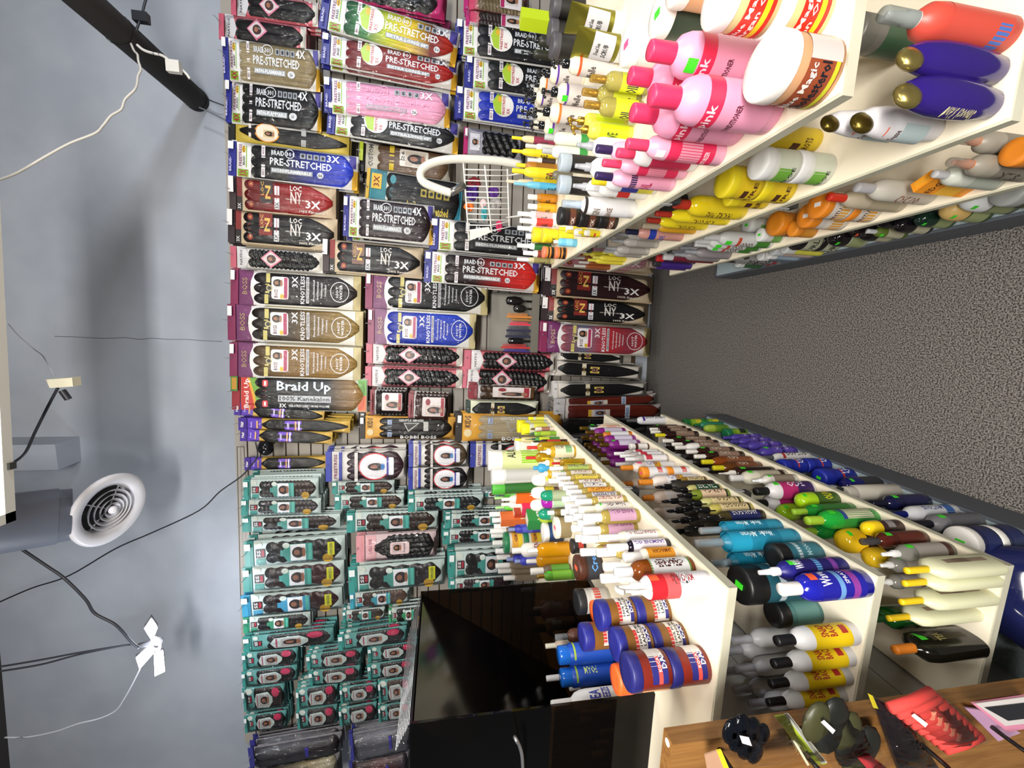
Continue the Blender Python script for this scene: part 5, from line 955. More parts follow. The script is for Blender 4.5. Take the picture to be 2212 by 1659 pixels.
I('LC', 'round', 'cream bottle standing deep behind', 1590, 1075, 1700, 34, '#a8a592', '#3a6a2a', ((.1, .5, '#4a7a34', 60),), ())
I('LC', 'round', 'pink and purple bottle with black cap', 1632, 1051, 1752, 38, '#dcd8dc', '#141416', ((.06, .34, '#38205c', 150), (.34, .62, '#b02a6a', 150)), (('ECO', 'v', .2, .5, 22, '#e6d8e6'),), st='g')
I('LC', 'round', 'second pink bottle with black cap, deeper', 1636, 1090, 1740, 36, '#c8c4c8', '#141416', ((.06, .62, '#98245c', 150),), (), st='g')
I('LC', 'dome', 'olive gel jar with lime dome lid', 1722, 1072, 1804, 38, '#3a5a1c', 'g#9ac41c', ((.1, .55, '#3c5c1e', 130),), (('OLIVE', 'h', .2, .42, 40, '#d8d030'),), st='g')
I('LC', 'dome', 'olive gel jar with lime dome lid, deeper', 1676, 1104, 1760, 38, '#3a5a1c', 'g#8ab41c', (), (), st='g')
I('LC', 'round', 'green bottle with lime ring cap', 1712, 1106, 1840, 30, 'g#1f7a2c', '#9ac43a', ((.1, .55, '#3a7a34', 120),), (), st='g')
I('LC', 'round', 'large emerald bottle with lime cap', 1744, 1117, 1887, 42, 'g#1fa03a', '#a8d23a', ((.08, .56, '#2f8a36', 150), (.1, .5, '#cfc9ae', 40), (.5, .56, '#2a3a8a', 42)), (), st='g')
I('LC', 'round', 'dark emerald bottle with lime cap, deeper', 1735, 1150, 1870, 38, 'g#14702a', '#8ab434', (), (), st='g')
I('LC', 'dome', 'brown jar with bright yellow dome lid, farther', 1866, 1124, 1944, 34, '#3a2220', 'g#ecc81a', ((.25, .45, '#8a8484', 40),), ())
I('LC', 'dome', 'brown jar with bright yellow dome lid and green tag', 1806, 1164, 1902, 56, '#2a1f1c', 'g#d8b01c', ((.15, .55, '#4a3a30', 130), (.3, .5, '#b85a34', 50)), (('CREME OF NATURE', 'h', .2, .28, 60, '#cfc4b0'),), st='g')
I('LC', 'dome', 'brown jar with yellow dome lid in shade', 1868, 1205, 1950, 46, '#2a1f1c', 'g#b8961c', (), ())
I('LC', 'spray', 'reddish brown bottle with clear black cap', 1862, 1164, 1994, 36, 'g#4a1c14', '#241c1c|c#6a6668', ((.08, .5, '#5a2418', 130),), (), st='g')
for tx, ty, bx, w_ in ((1902, 1183, 2052, 38), (1898, 1222, 2000, 36), (1898, 1259, 1990, 34)): I('LC', 'spray', 'clear bottle with white sprayer', tx, ty, bx, w_, 't#9a9890', '#dcdcdc', ((.1, .56, '#a39a94', 110), (.06, .14, '#4a2a20', 111)), (), st='g' if ty < 1240 else None)
for tx, ty, bx, w_ in ((1962, 1216, 2147, 46), (1953, 1261, 2136, 44), (1946, 1301, 2127, 44), (1918, 1336, 2094, 43)):
    I('LC', 'flat', 'pale yellow lotion bottle with yellow cap', tx, ty, bx, w_, '#dcdcb8', '#e8c41c', ((.1, .58, '#94806c', 30),), (('ARGAN', 'h', .3, .5, 14, '#7a6454'),), sy=1.9, dphi=.35)
I('LC', 'flat', 'black lotion bottle with orange cap', 1932, 1404, 2096, 66, 'g#14140f', '#ee8a2a', ((.12, .56, '#3a3424', 34),), (('TEA', 'h', .4, .5, 16, '#a89a5a'),), st='g', dphi=.35, sy=1.7)
I('LC', 'flat', 'green lotion bottle behind the yellow capped ones', 1880, 1338, 1990, 50, 'g#144a1c', '#1a4a20', ((.2, .6, '#3a5a2c', 30),), (), sy=1.7, dphi=.35)
# --- left bottom deck
I('LD', 'jar', 'green can of conditioner, farthest pair', 1478, 905, 1552, 17, '#4a8a2a', '#1f6a34', ((.08, .64, '#86a82c', 130), (.1, .4, '#d8c02a', 50)), (), n=2)
I('LD', 'tall', 'teal green bottle behind the lime can', 1500, 918, 1560, 14, '#2a7a5c', '#1f6a44', (), (), st='g')
I('LD', 'dome', 'lime bottle with pale rounded top', 1520, 926, 1570, 18, '#7a9a2a', 'g#a8c44a', ((.1, .5, '#5a8a2a'),), ())
I('LD', 'jar', 'wide green can with dark green lid', 1566, 931, 1610, 26, '#6a9a2a', '#146a44', ((.1, .6, '#8aa82c', 130), (.1, .4, '#1f2a1c', 40)), ())
for tx, ty, bx, w_, st_ in ((1562, 943, 1641, 16, None), (1578, 951, 1662, 18, None), (1596, 961, 1684, 21, None), (1620, 973, 1716, 25, 'g')): I('LD', 'round', 'violet shampoo bottle lying in the row', tx, ty, bx, w_, '#4a3a98', '#4a3f9a', ((.1, .55, '#5a46a4', 130), (.3, .36, '#2a1a6a', 130)), (('SILK', 'v', .2, .5, 22, '#b8a8e0'),), st=st_)
I('LD', 'round', 'white bottle with red emblem and dark print', 1648, 989, 1746, 20, '#d4d2d2', '#5a5a5e', ((.08, .56, '#d6d4d4', 120), (.57, .63, '#a82a2c', 60)), (('ISOPLUS', 'd', .1, .56, 28, '#222'),))
for tx, ty, bx, w_, n_ in ((1686, 1003, 1786, 32, 2), (1768, 1032, 1836, 40, 1)): I('LD', 'jar', 'deep blue gel jar with blue lid', tx, ty, bx, w_, '#16228a', '#1a2a9a', ((.1, .62, '#1a2a94', 150), (.4, .46, '#c23a2c', 60)), (('GEL', 'v', .15, .55, 24, '#d8dcf0'),), n_, st='g' if n_ == 1 else None)
I('LD', 'dome', 'dark jar with glossy navy dome lid', 1824, 1043, 1896, 44, '#2c2e34', 'g#14165a', (), (), st='g')
I('LD', 'can', 'plain off-white cylinder bottle', 1822, 1066, 1932, 36, '#c4beb2', '#bdb7ac', (), ())
I('LD', 'spray', 'navy bottle with dark clear sprayer', 1882, 1087, 1998, 34, 'g#16183c', '#1a1a34|c#3a3a54', ((.1, .5, '#1c1f48', 120),), (), st='g')
I('LD', 'spray', 'white and blue bottle with blue sprayer', 1920, 1097, 2062, 34, '#c9cace', '#1f2f94|c#2a3a98', ((.1, .55, '#c4c6cc', 120), (.1, .22, '#2f5a9a', 70)), (('MOTIONS', 'v', .24, .54, 18, '#2a3a7a'),))
I('LD', 'spray', 'grey metallic bottle with black clear sprayer', 1976, 1119, 2112, 40, '#6c6c70', '#1c1c2a|c#3a3a48', ((.1, .55, '#5c5c62', 120),), (), st='g')
I('LD', 'jar', 'navy jar with wide white lid', 2078, 1146, 2186, 70, '#1a2148', '#d6d3ce', ((.1, .6, '#1c2450', 150),), (), n=2, st='g')
# --- right top shelf
I('RA', 'jar', 'cream jar with brown label and wide white lid', 1648, 150, 1772, 166, '#c99870', '#efe7e2', ((.08, .6, '#8a4228', 130), (.1, .17, '#b8b82a', 131), (.08, .6, '#c4b9b4', 26, 78)), (('Blue Magic', 'h', .42, .56, 46, '#d9d2cc'), ('Cholesterol', 'h', .24, .41, 50, '#171a24')), dphi=.05, st='w')
I('RA', 'jar', 'argan cream jar with red label and white lid', 1545, -2, 1762, 150, '#d8c48a', '#ece6e0', ((.1, .6, '#d8291c', 150), (.18, .28, '#e4c41c', 151)), (('Blue Magic', 'h', .44, .56, 60, '#f0d8d0'), ('Argan Oil', 'h', .3, .42, 56, '#f0d8d0')), n=2, dphi=.1)
I('RA', 'jar', 'tub with big white lid behind the argan jars', 1452, -30, 1560, 118, '#c99870', '#ebe4de', (), ())
I('RA', 'jar', 'tub with big white lid and green tag', 1424, 22, 1520, 116, '#1f3324', '#ebe6e2', (), (), st='g')
I('RA', 'jar', 'tub with white lid and pink tag', 1352, 96, 1440, 104, '#d8d4d0', '#ece9e6', (), (), st='p')
for nm, tx, ty, bx, w_ in (('', 1402, 108, 1640, 108), ('', 1406, 205, 1664, 112), ('', 1360, 163, 1560, 92), ('', 1362, 250, 1590, 92)):
    I('RA', 'round', 'big pink lotion bottle with raspberry cap', tx, ty, bx, w_, '#e094b4', '#d8315c', ((.5, .62, '#d42a50', 120), (.1, .5, '#dc92ae', 120)), (('pink', 'h', .52, .61, 34, '#f2c8d4'), ('CONDITIONER', 'h', .34, .39, 40, '#5a1f34')), st='g' if ty < 120 else None)
I('RA', 'round', 'pink bottle with patterned raspberry label', 1356, 306, 1560, 56, '#e0a0b8', '#dc3a60', ((.12, .6, '#d02a52', 130), (.26, .48, '#d890a4', 110)), (('MOISTURIZER', 'h', .18, .23, 44, '#f2d0d8'),), st='w')
I('RA', 'round', 'white bottle with raspberry label and cap', 1330, 333, 1498, 48, '#e8e4e4', '#dc3a60', ((.1, .6, '#c22a50', 140),), ())
I('RA', 'round', 'slim pink bottle with patterned label', 1304, 348, 1482, 40, '#e0a0b8', '#dc3a60', ((.12, .6, '#d02a52', 130), (.26, .48, '#d890a4', 110)), ())
for tx, ty, bx, w_ in ((1288, 321, 1440, 44), (1286, 379, 1452, 40)): I('RA', 'round', 'pink bottle with dark purple cap', tx, ty, bx, w_, '#e0a6c0', '#2a1a4a', ((.06, .58, '#d894ae', 140), (.5, .58, '#2a2050', 120)), (('OIL', 'h', .3, .44, 30, '#a82a50'),))
I('RA', 'round', 'white and blue bottle with yellow cap', 1279, 391, 1416, 34, '#e4e2e4', '#e6cf22', ((.06, .3, '#d8cf4a', 140), (.3, .56, '#3a3f98', 140)), ())
for tx, ty, bx, w_, nm in ((1240, 314, 1390, 46, 'upper'), (1236, 356, 1385, 46, 'middle'), (1232, 402, 1372, 42, 'lower')): I('RA', 'spray', nm+' white bottle with grey sprayer', tx, ty, bx, w_, '#e4e2e0', '#9a9ca2', ((.06, .5, '#dad8d6', 110),), (('AFRO', 'h', .3, .42, 36, '#b8983a'),))
I('RA', 'spray', 'white cleanse bottle with clear domed cap', 1214, 447, 1368, 40, '#d6d6d6', '#e0e4ea|c#c8d4e0', ((.1, .6, '#d0d0d2', 140), (.68, .72, '#2a2422', 150)), (('TGIN', 'h', .5, .6, 34, '#6a5a4a'), ('CLEANSE', 'h', .34, .42, 44, '#6a4a34')))
for tx, ty in ((1208, 350), (1206, 398)): I('RA', 'jar', 'foam pot with clear dome cap', tx, ty, 1300, 42, '#1c1a1c', 't#c8d4e0', ((.1, .6, '#241f20'),), ())
I('RA', 'jar', 'black pot with copper stripe, in a stack', 1206, 468, 1330, 40, '#241c1a', '#17171a', ((.2, .5, '#6a3c2a', 120),), (('LOCK', 'h', .26, .44, 50, '#d8d0c8'),), n=3)
I('RA', 'round', 'white shampoo bottle with red block', 1266, 405, 1395, 30, '#e6e4e2', '#d8d8da', ((.3, .5, '#c8322c', 60),), ())
for k, (tx, ty, bx, w_, bc) in enumerate(((1192, 130, 1330, 46, '#d8552a'), (1170, 198, 1290, 46, '#5a2a98'), (1160, 156, 1260, 42, '#5a2a98'), (1152, 236, 1280, 44, '#d8752a'), (1145, 268, 1255, 40, '#5a2a98'), (1140, 178, 1230, 36, '#d8752a'), (1134, 205, 1220, 36, '#5a2a98'))):
    I('RA', 'pump', 'milk white bottle with black pump', tx, ty, bx, w_, '#e2dac4', 'g#161618', ((.06, .56, '#c9c0bc', 150), (.56, .6, bc, 180)), (('Mielle', 'h', .34, .46, 40, '#3a3030'),), st='g' if k in (1, 4) else None)
for tx, ty in ((1128, 195), (1132, 218), (1126, 236), (1136, 248), (1130, 262)): I('RA', 'pump', 'black pump bottle in the far cluster', tx, ty, tx+80, 26, '#cfc9bc', 'g#121214', (), ())
for tx, ty in ((1190, 98), (1186, 58), (1190, 22)): I('RA', 'jar', 'black pot with grey lid', tx, ty, tx+68, 62, '#1a1818', '#4c4a50', (), ())
for tx, ty, w_ in ((1138, 84, 26), (1126, 112, 22)): I('RA', 'pump', 'tall black pump in front of the lime bag', tx, ty, tx+90, w_, '#2a2a20', 'g#161618', (), ())
I('RA', 'carton', 'lime green carton near the wall', 1124, 40, 1180, 46, '#b8cf1c', '#c8dc3a', (), (), sy=1.2)
for tx, ty, bx in ((1240, 94, 1345), (1226, 38, 1335)): I('RA', 'tube', 'gold scrub tube with white label', tx, ty, bx, 66, 'm#8f8a3a', '#e0dcd8', ((.236, .66, '#c4c2c6'),), (('SCRUB', 'h', .36, .46, 45, '#333'), ('Dead Sea', 'h', .52, .6, 40, '#3a3a30')), st=None)
for tx, ty, bx in ((1275, 168, 1400), (1258, 198, 1380), (1262, 224, 1385)): I('RA', 'spray', 'yellow oil bottle with gold sprayer', tx, ty, bx, 44, 't#b8ae5a', 'm#b08a34|c#c9a850', ((.1, .5, '#cdd42a', 120),), (('OIL', 'h', .2, .4, 34, '#333'),))
for tx, ty, bx in ((1227, 258, 1350), (1234, 276, 1362)): I('RA', 'pump', 'lemon yellow bottle with gold pump', tx, ty, bx, 40, '#d8d24a', 'm#b08a34', ((.08, .56, '#c9d81c', 140),), (('OLIVE', 'h', .26, .44, 40, '#4a5a1c'),))
for tx, ty, bx in ((1176, 300, 1270), (1172, 320, 1268)): I('RA', 'round', 'frosted white bottle with green foot', tx, ty, bx, 30, '#dcdcd0', '#b0b2b4', ((.02, .2, '#2f8a3a', 180),), ())
for tx, ty, bx in ((1182, 330, 1245), (1178, 376, 1235)): I('RA', 'spray', 'slim bottle with copper cap', tx, ty, bx, 20, 't#8a8478', 'm#8a5430', (), ())
for nm, tx, ty, bx, w_, bd, cp, lb in (('yellow', 1105, 305, 1160, 16, '#d8c8a0', '#e6cf2a', '#8a2a4a'), ('yellow', 1105, 330, 1190, 17, '#e4d22a', '#e6cf2a', '#e0c81c'), ('yellow', 1115, 348, 1200, 20, '#a86a14', '#e6cf2a', '#8a5a14'), ('yellow', 1106, 368, 1225, 24, '#e4d22a', '#e6cf2a', '#e0c81c'), ('pale', 1095, 388, 1150, 16, '#e0cfae', '#dcc8b0', '#e0cfae'), ('blue', 1110, 396, 1230, 16, '#6ab4cf', '#7ab8d0', '#4aa0c4'), ('white', 1140, 425, 1200, 20, '#b87a1c', '#e6e4e0', '#c8821c'), ('white', 1140, 450, 1200, 20, '#c8961c', '#e6e4e0', '#d8a01c'), ('white', 1118, 465, 1175, 17, '#e0dede', '#e8e6e6', '#c8a8a8'), ('white', 1122, 478, 1185, 18, '#e0dede', '#e8e6e6', '#c83a34'), ('white', 1118, 492, 1175, 17, '#e0dede', '#e8e6e6', '#d0b8b8'), ('white', 1136, 500, 1185, 20, '#e0dede', '#e8e6e6', '#c83a34'), ('white', 1117, 535, 1180, 15, '#dedcdc', '#e8e6e6', '#2a6a34'), ('white', 1130, 545, 1190, 16, '#dedcdc', '#e8e6e6', '#8a3a2a'), ('white', 1117, 556, 1185, 13, '#b8b08a', '#e8e6e6', '#8a8250'), ('white', 1135, 310, 1200, 16, '#dedcd8', '#c8c8ca', '#cfcdc8'), ('white', 1140, 345, 1195, 16, '#dedcd8', '#e0dede', '#3a2a24')):
    I('RA', 'oil' if nm == 'white' else 'round', nm+' capped bottle in the crowded far end', tx, ty, bx, w_, bd, cp, ((.1, .55, lb, 120),), (('GEL', 'h', .25, .4, 34, '#333'),))
I('RA', 'flat', 'yellow oval bottle with green dot', 1150, 392, 1172, 34, '#d8c41c', '#e4d22a', (), (), st='g')
I('RA', 'jar', 'yellow lidded jar at the far end', 1150, 507, 1205, 34, '#e0cc2a', '#e8d41c', ((.1, .6, '#e0c81c', 130),), (('WAX', 'h', .2, .45, 40, '#333'),), n=1)
I('RA', 'jar', 'yellow lidded jar in front of its twin', 1172, 508, 1236, 32, '#e0cc2a', '#e8d41c', ((.1, .6, '#e0c81c', 130),), (('WAX', 'h', .2, .45, 40, '#333'),), n=2)
for tx, ty, bx, w_ in ((1208, 494, 1270, 18), (1224, 500, 1292, 18), (1250, 505, 1300, 14)): I('RA', 'round', 'small yellow labelled bottle near the edge', tx, ty, bx, w_, '#e0dcd0', '#e6cf2a', ((.1, .55, '#d8c41c', 140), (.3, .38, '#c23a2a', 60)), ())
I('RA', 'tall', 'pale blue labelled bottle near the edge', 1196, 522, 1245, 18, '#6ab8d8', '#e4e2e0', ((.2, .5, '#8ac8e0', 140),), ())
I('RA', 'jar', 'orange and black striped jar', 1172, 548, 1222, 26, '#d8883a', '#e87a5a', ((.1, .35, '#1c1a18', 180), (.5, .62, '#1c1a18', 180)), (), n=2)
# --- right second shelf
for tx, ty, bx, w_ in ((1952, 118, 2180, 92), (1968, 203, 2188, 96)): I('RB', 'egg', 'deep purple curved bottle with gold cap', tx-28, ty, bx, w_, 'g#2a1a6a', 'm#a8985a', (), (('Smooth Blend', 'v', .25, .5, 20, '#b8b08a'),) if ty > 150 else (), sy=.8)
for tx, ty, bx, w_ in ((1772, 254, 1975, 62), (1826, 280, 2012, 74)): I('RB', 'egg', 'pearl white curved bottle with bronze cap', tx-22, ty, bx, w_, '#cfcdd0', 'm#6a5a24', ((.2, .45, '#a8b8ba', 50),), (('Tresse', 'h', .46, .52, 24, '#4a3a34'),), st='o', sy=.8)
I('RB', 'spray', 'red bottle with milky clear cap', 1905, 30, 2168, 94, '#c2483a', '#b8bab8|c#b0b6b4', ((.08, .58, '#c24a3c', 180), (.1, .2, '#4a6ab0', 60)), ())
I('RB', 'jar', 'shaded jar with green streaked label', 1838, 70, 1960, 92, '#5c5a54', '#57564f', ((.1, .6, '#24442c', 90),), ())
I('RB', 'jar', 'white aloe jar with silver ringed lid', 1636, 352, 1782, 74, '#d2d2ca', '#dcdcdc', ((.1, .66, '#c2c6b4', 130), (.2, .6, '#6aa03a', 34)), (('ALOE', 'h', .16, .26, 40, '#333'),), n=2)
I('RB', 'jar', 'mustard jar at the shelf edge', 1655, 292, 1760, 56, '#c8ac1c', '#c8ae1c', ((.1, .6, '#ccb01c', 150), (.4, .56, '#4a2a18', 20)), (('CARROTS', 'h', .2, .34, 50, '#4a2a18'),))
I('RB', 'jar', 'yellow jar with large yellow lid', 1562, 392, 1700, 74, '#d4b81c', '#dcc81c', ((.1, .62, '#d4b41c', 150), (.38, .54, '#4a2a18', 18)), (('PURE', 'h', .2, .32, 50, '#4a2a18'),), n=2)
I('RB', 'jar', 'yellow jar with plain lid in the front row', 1572, 425, 1652, 42, '#d4b81c', '#e0cc1c', ((.1, .62, '#d8b81c', 150), (.42, .58, '#4a2a18', 18)), (('HAIRE', 'h', .2, .34, 50, '#4a2a18'),))
I('RB', 'round', 'big yellow bottle lying nearer the edge', 1455, 452, 1602, 46, 'g#d8c01c', '#b83020', ((.08, .58, '#d4bc1c', 150),), (('PURE', 'v', .44, .56, 20, '#4a2018'), ('HAIRE', 'v', .2, .4, 20, '#4a2018')))
for tx, ty, bx, w_ in ((1416, 462, 1570, 28), (1398, 475, 1524, 26)): I('RB', 'round', 'yellow bottle with dark red cap', tx, ty, bx, w_, 'g#e0cc22', '#a82c20', ((.08, .56, '#d8c01c', 130),), (('KIDS CURL', 'v', .2, .5, 24, '#4a2018'),))
I('RB', 'oil', 'golden bottle with grey cap', 1388, 487, 1500, 22, '#c8961c', '#a89a84', (), ())
I('RB', 'round', 'rosy bottle with navy cap and round seal', 1352, 500, 1472, 26, '#c08a80', '#161a3a', ((.5, .62, '#22389a', 100),), (('OLIVE', 'h', .34, .44, 36, '#3a4aa0'),))
for tx, ty, bx in ((1330, 505, 1430), (1322, 520, 1420), (1308, 536, 1400), (1304, 548, 1385), (1296, 512, 1390)): I('RB', 'spray', 'translucent grey bottle with clear sprayer', tx, ty, bx, 20, '#a8a4a0', '#b8babc|c#c8cacc', ((.1, .5, '#98928c', 120),), ())
for tx, ty, bx in ((1302, 545, 1360), (1260, 548, 1330), (1270, 564, 1345), (1280, 556, 1350)): I('RB', 'round', 'lemon yellow bottle at the far end', tx, ty, bx, 14, '#d8ca3a', '#e0d85a', ((.1, .5, '#d4c43a', 130),), ())
for tx, ty in ((1236, 562), (1240, 574), (1250, 570)): I('RB', 'oil', 'tiny bottle with silver cap at the far corner', tx, ty, tx+50, 10, '#8a4a24', '#c8c6c2', (), ())
I('RB', 'carton', 'black box hung under the shelf end', 1430, 437, 1480, 30, '#26282a', '#3a3c3e', (), ())
# --- right third shelf
for tx, ty, bx in ((2070, 300, 2225), (2052, 350, 2222)): I('RC', 'spray', 'clear bottle with orange inner cap', tx, ty, bx, 50, '#8a8478', '#d8751c|c#c8c4bc', ((.1, .5, '#6f6a60', 120),), (('SILK', 'v', .2, .44, 22, '#3a3530'),))
I('RC', 'jar', 'orange lid jar cut by the frame', 2190, 328, 2290, 66, '#8a3a14', '#c8761c', (), ())
I('RC', 'carton', 'orange edge control carton', 1992, 392, 2096, 44, '#f0981c', '#f0a42a', ((.2, .6, '#f4b83a'),), (('EDGE', 'h', .7, .82, 50, '#4a2a14'),), sy=.5)
I('RC', 'tall', 'white bottle with translucent pointed top', 2018, 376, 2152, 44, '#c2c6bc', '#c4c4c8', ((.08, .5, '#a8b0a4', 120),), ())
I('RC', 'round', 'milky bottle with grey rounded cap', 1850, 404, 2006, 48, '#cac6bc', '#bcbcc2', ((.1, .5, '#c6bcae', 130),), (('OUIDAD', 'v', .2, .5, 24, '#7a4a34'),))
I('RC', 'round', 'beige bottle with bright red cap', 1790, 425, 1944, 40, '#b8ac96', '#d8331c', ((.1, .5, '#a89c84', 130),), ())
I('RC', 'jar', 'white jar with amber orange lid', 1765, 447, 1882, 62, '#d2cac2', '#dc821c', ((.1, .6, '#d8d0c4', 130), (.15, .45, '#d89a34', 50)), (('CANTU', 'h', .44, .58, 40, '#5a2a2a'),), n=2, st='w')
I('RC', 'jar', 'amber orange lid jar with white tag', 1738, 482, 1816, 54, '#d2cac2', '#dc821c', ((.1, .6, '#d8d0c4', 130), (.15, .45, '#d89a34', 50)), (), st='w')
I('RC', 'jar', 'orange jar with plum label and orange lid', 1675, 484, 1730, 54, '#c87a1c', '#d8841c', ((.15, .6, '#c8761c', 130), (.2, .6, '#3a1440', 50)), (), n=1)
I('RC', 'jar', 'small orange jar beneath the plum one', 1706, 510, 1750, 34, '#c87a1c', '#e08a24', ((.1, .6, '#c8862a', 130),), ())
for tx, ty, bx, w_ in ((1612, 486, 1652, 38), (1638, 508, 1684, 30)): I('RC', 'jar', 'white jar with leafy green lid picture', tx, ty, bx, w_, '#cfd0cc', '#dfe2e0', ((.1, .5, '#6a9a4a', 60),), (), st='g')
for tx, ty, bx, w_ in ((1520, 512, 1660, 32), (1505, 528, 1645, 28), (1500, 541, 1622, 24)): I('RC', 'round', 'white coconut bottle with grass green foot', tx, ty, bx, w_, '#c9cbca', '#d0d2d4', ((.06, .26, '#3f7a2c', 120), (.5, .55, '#b84a34', 60)), (('COCO', 'v', .3, .48, 24, '#4a2a20'),), st='g')
for tx, ty in ((1455, 530), (1468, 540), (1440, 545), (1452, 552), (1476, 552)): I('RC', 'spray', 'bottle with cloudy clear sprayer cap', tx, ty, tx+95, 22, '#8a8488', '#c0c2c8|c#ccced4', (), ())
for nm, tx, ty, bx, c, cp in (('maroon', 1438, 558, 1545, '#6a1c2c', '#c8c8cc'), ('scarlet capped', 1418, 558, 1500, '#3a1c4a', '#c8282c'), ('purple', 1412, 568, 1492, '#3a1f78', '#2a2a30'), ('violet', 1402, 576, 1480, '#4a2a80', '#8a7a70'), ('bronze', 1396, 570, 1465, '#7a4a1c', '#8f7a6a')): I('RC', 'can', nm+' can at the far end', tx, ty, bx, 17, c, cp, ((.2, .6, c),), ())
# --- right bottom deck
for nm, tx, ty, bx, w_, b1, c1, k_ in (('white dome jar with green tag', 2082, 430, 2182, 52, '#6a6a58', '#d0d2d4', 'dome'), ('tan dome jar with green tag', 2040, 470, 2124, 50, '#3f5428', '#c0a060', 'dome'), ('dark green dome jar', 1982, 470, 2050, 38, '#4a5a3a', 'g#122a20', 'dome'), ('wide grey lid tub', 2170, 440, 2260, 70, '#3a4228', '#8f9290', 'jar'), ('black dome jar beside the silver ones', 1925, 488, 1992, 34, '#2a2c2c', 'g#141216', 'dome'), ('glossy black dome jar', 1893, 492, 1972, 40, '#22242a', 'g#120f14', 'dome'), ('black jar with orange dot', 1842, 510, 1905, 42, '#b8b4a4', 'g#161214', 'dome'), ('black jar with white rim', 1844, 530, 1902, 38, '#98a078', 'g#161214', 'dome'), ('black jar with green dot', 1798, 524, 1866, 44, '#b4b8a0', 'g#141014', 'dome'), ('small dark bottle with white top', 1880, 512, 1960, 22, '#5a6a2c', '#c4c6c8', 'round')):
    I('RD', k_, nm, tx, ty, bx, w_, b1, c1, ((.12, .55, '#8a9468' if 'green' in nm else '#a8a48c', 120),), (), st='g' if 'green' in nm or k_ == 'round' else 'o' if 'orange' in nm else None)
I('RD', 'jar', 'black and white striped curl jar', 1716, 516, 1800, 52, '#b8bca4', 'g#141214', ((.12, .6, '#aeb296', 150),), (('CURL', 'h', .2, .5, 50, '#3a3a38'),), n=2)
for nm, tx, ty, bx, w_, b1, c1 in (('pink frosted', 1670, 545, 1755, 26, '#b8a49a', '#b8bcc0'), ('yellow labelled', 1690, 556, 1770, 24, '#c8c44a', '#c2c4c4'), ('white lidded', 1640, 556, 1705, 24, '#5a6a7a', '#d2d4d4'), ('navy', 1640, 540, 1700, 22, '#22286a', '#1c1f4a'), ('green lidded', 1600, 566, 1650, 20, '#2f5a34', '#c8cccc'), ('pale blue', 1655, 566, 1720, 20, '#8fa4b4', '#dcdcdc')): I('RD', 'jar', nm+' jar in the middle of the deck', tx, ty, bx, w_, b1, c1, ((.1, .5, b1, 120),), ())
for tx, ty, bx in ((1558, 568, 1672), (1550, 578, 1660), (1570, 582, 1668)): I('RD', 'can', 'silver can with black cap', tx, ty, bx, 24, '#8c8c8a', '#161618', ((.08, .16, '#8a2a40', 120),), (('POMADE', 'd', .2, .6, 24, '#222'),))
for i_ in range(3):
    for j_ in range(4):
        ITEMS.append(['LA', 'oil', 'dark bottle with white cap inside the smoked display', -.99-.055*i_, .815+.1*j_+.02*i_, ZL['A'], .105, .015, '#2a2420', '#d8d8d8', (), (), 1, None, 1.0001, 0])
flush_items()

# ------------------------------------------------------------------ smoked acrylic display on the left top shelf
zA = ZL['A']+.0004
t = empty('acrylic_display', (-.845, .985, zA), 'smoked and black acrylic countertop display holding lotion bottles', 'display case')
def tb(b, x0, x1, y0, y1, z0, z1, c): b.box(x0+.845, x1+.845, y0-.985, y1-.985, z0, z1, c)
for y in (1.2, .772):
    b = MB(); tb(b, -1.52, -.845, y-.003, y+.003, 0, .556, 'smoke'); b.build('smoked_side_panel', t)
b = MB(); tb(b, -1.53, -1.52, .769, 1.203, 0, .556, 'g#070708'); b.build('back_panel', t)
b = MB(); X = [(-.86, .553), (-1.19, .09)]; y0, y1 = .776-.985, 1.196-.985
b.hexa([(X[1][0]+.845, y0, .09), (X[1][0]+.845, y1, .09), (X[1][0]+.851, y1, .086), (X[1][0]+.851, y0, .086), (-.015, y0, .553), (-.015, y1, .553), (-.009, y1, .549), (-.009, y0, .549)], 'g#08080a'); b.build('sloping_panel', t)
b = MB(); tb(b, -1.52, -.85, .776, 1.196, 0, .006, 'g#0b0b0c'); tb(b, -.86, -.845, .776, 1.196, 0, .012, 'g#0b0b0c'); b.build('base_tray', t)
b = MB(); tb(b, -1.5, -.85, .776, 1.196, .552, .556, 'g#08080a'); b.build('top_panel', t)
for k in range(8):
    b = MB(); q = k*.0038; b.tube([(-.008-q*2.2, .21-.012*k, .559+q), (-.008-q*2.2, -.21, .559+q)], .0011, 'm#c8c8cc', 5); o = b.build('ribbed_rod', t)
t = empty('chrome_hook', aty(1130, 1610, .74), 'bent chrome peg hook in front of the smoked panel', 'hook')
b = MB(); P = [aty(1112, 1592, .73), aty(1116, 1600, .72), aty(1122, 1610, .73), aty(1128, 1635, .745), aty(1130, 1680, .768)]; b.tube(smooth_path([p-t.location for p in P]), .004, 'm#b8b8bc', 8); b.build('hook_wire', t)

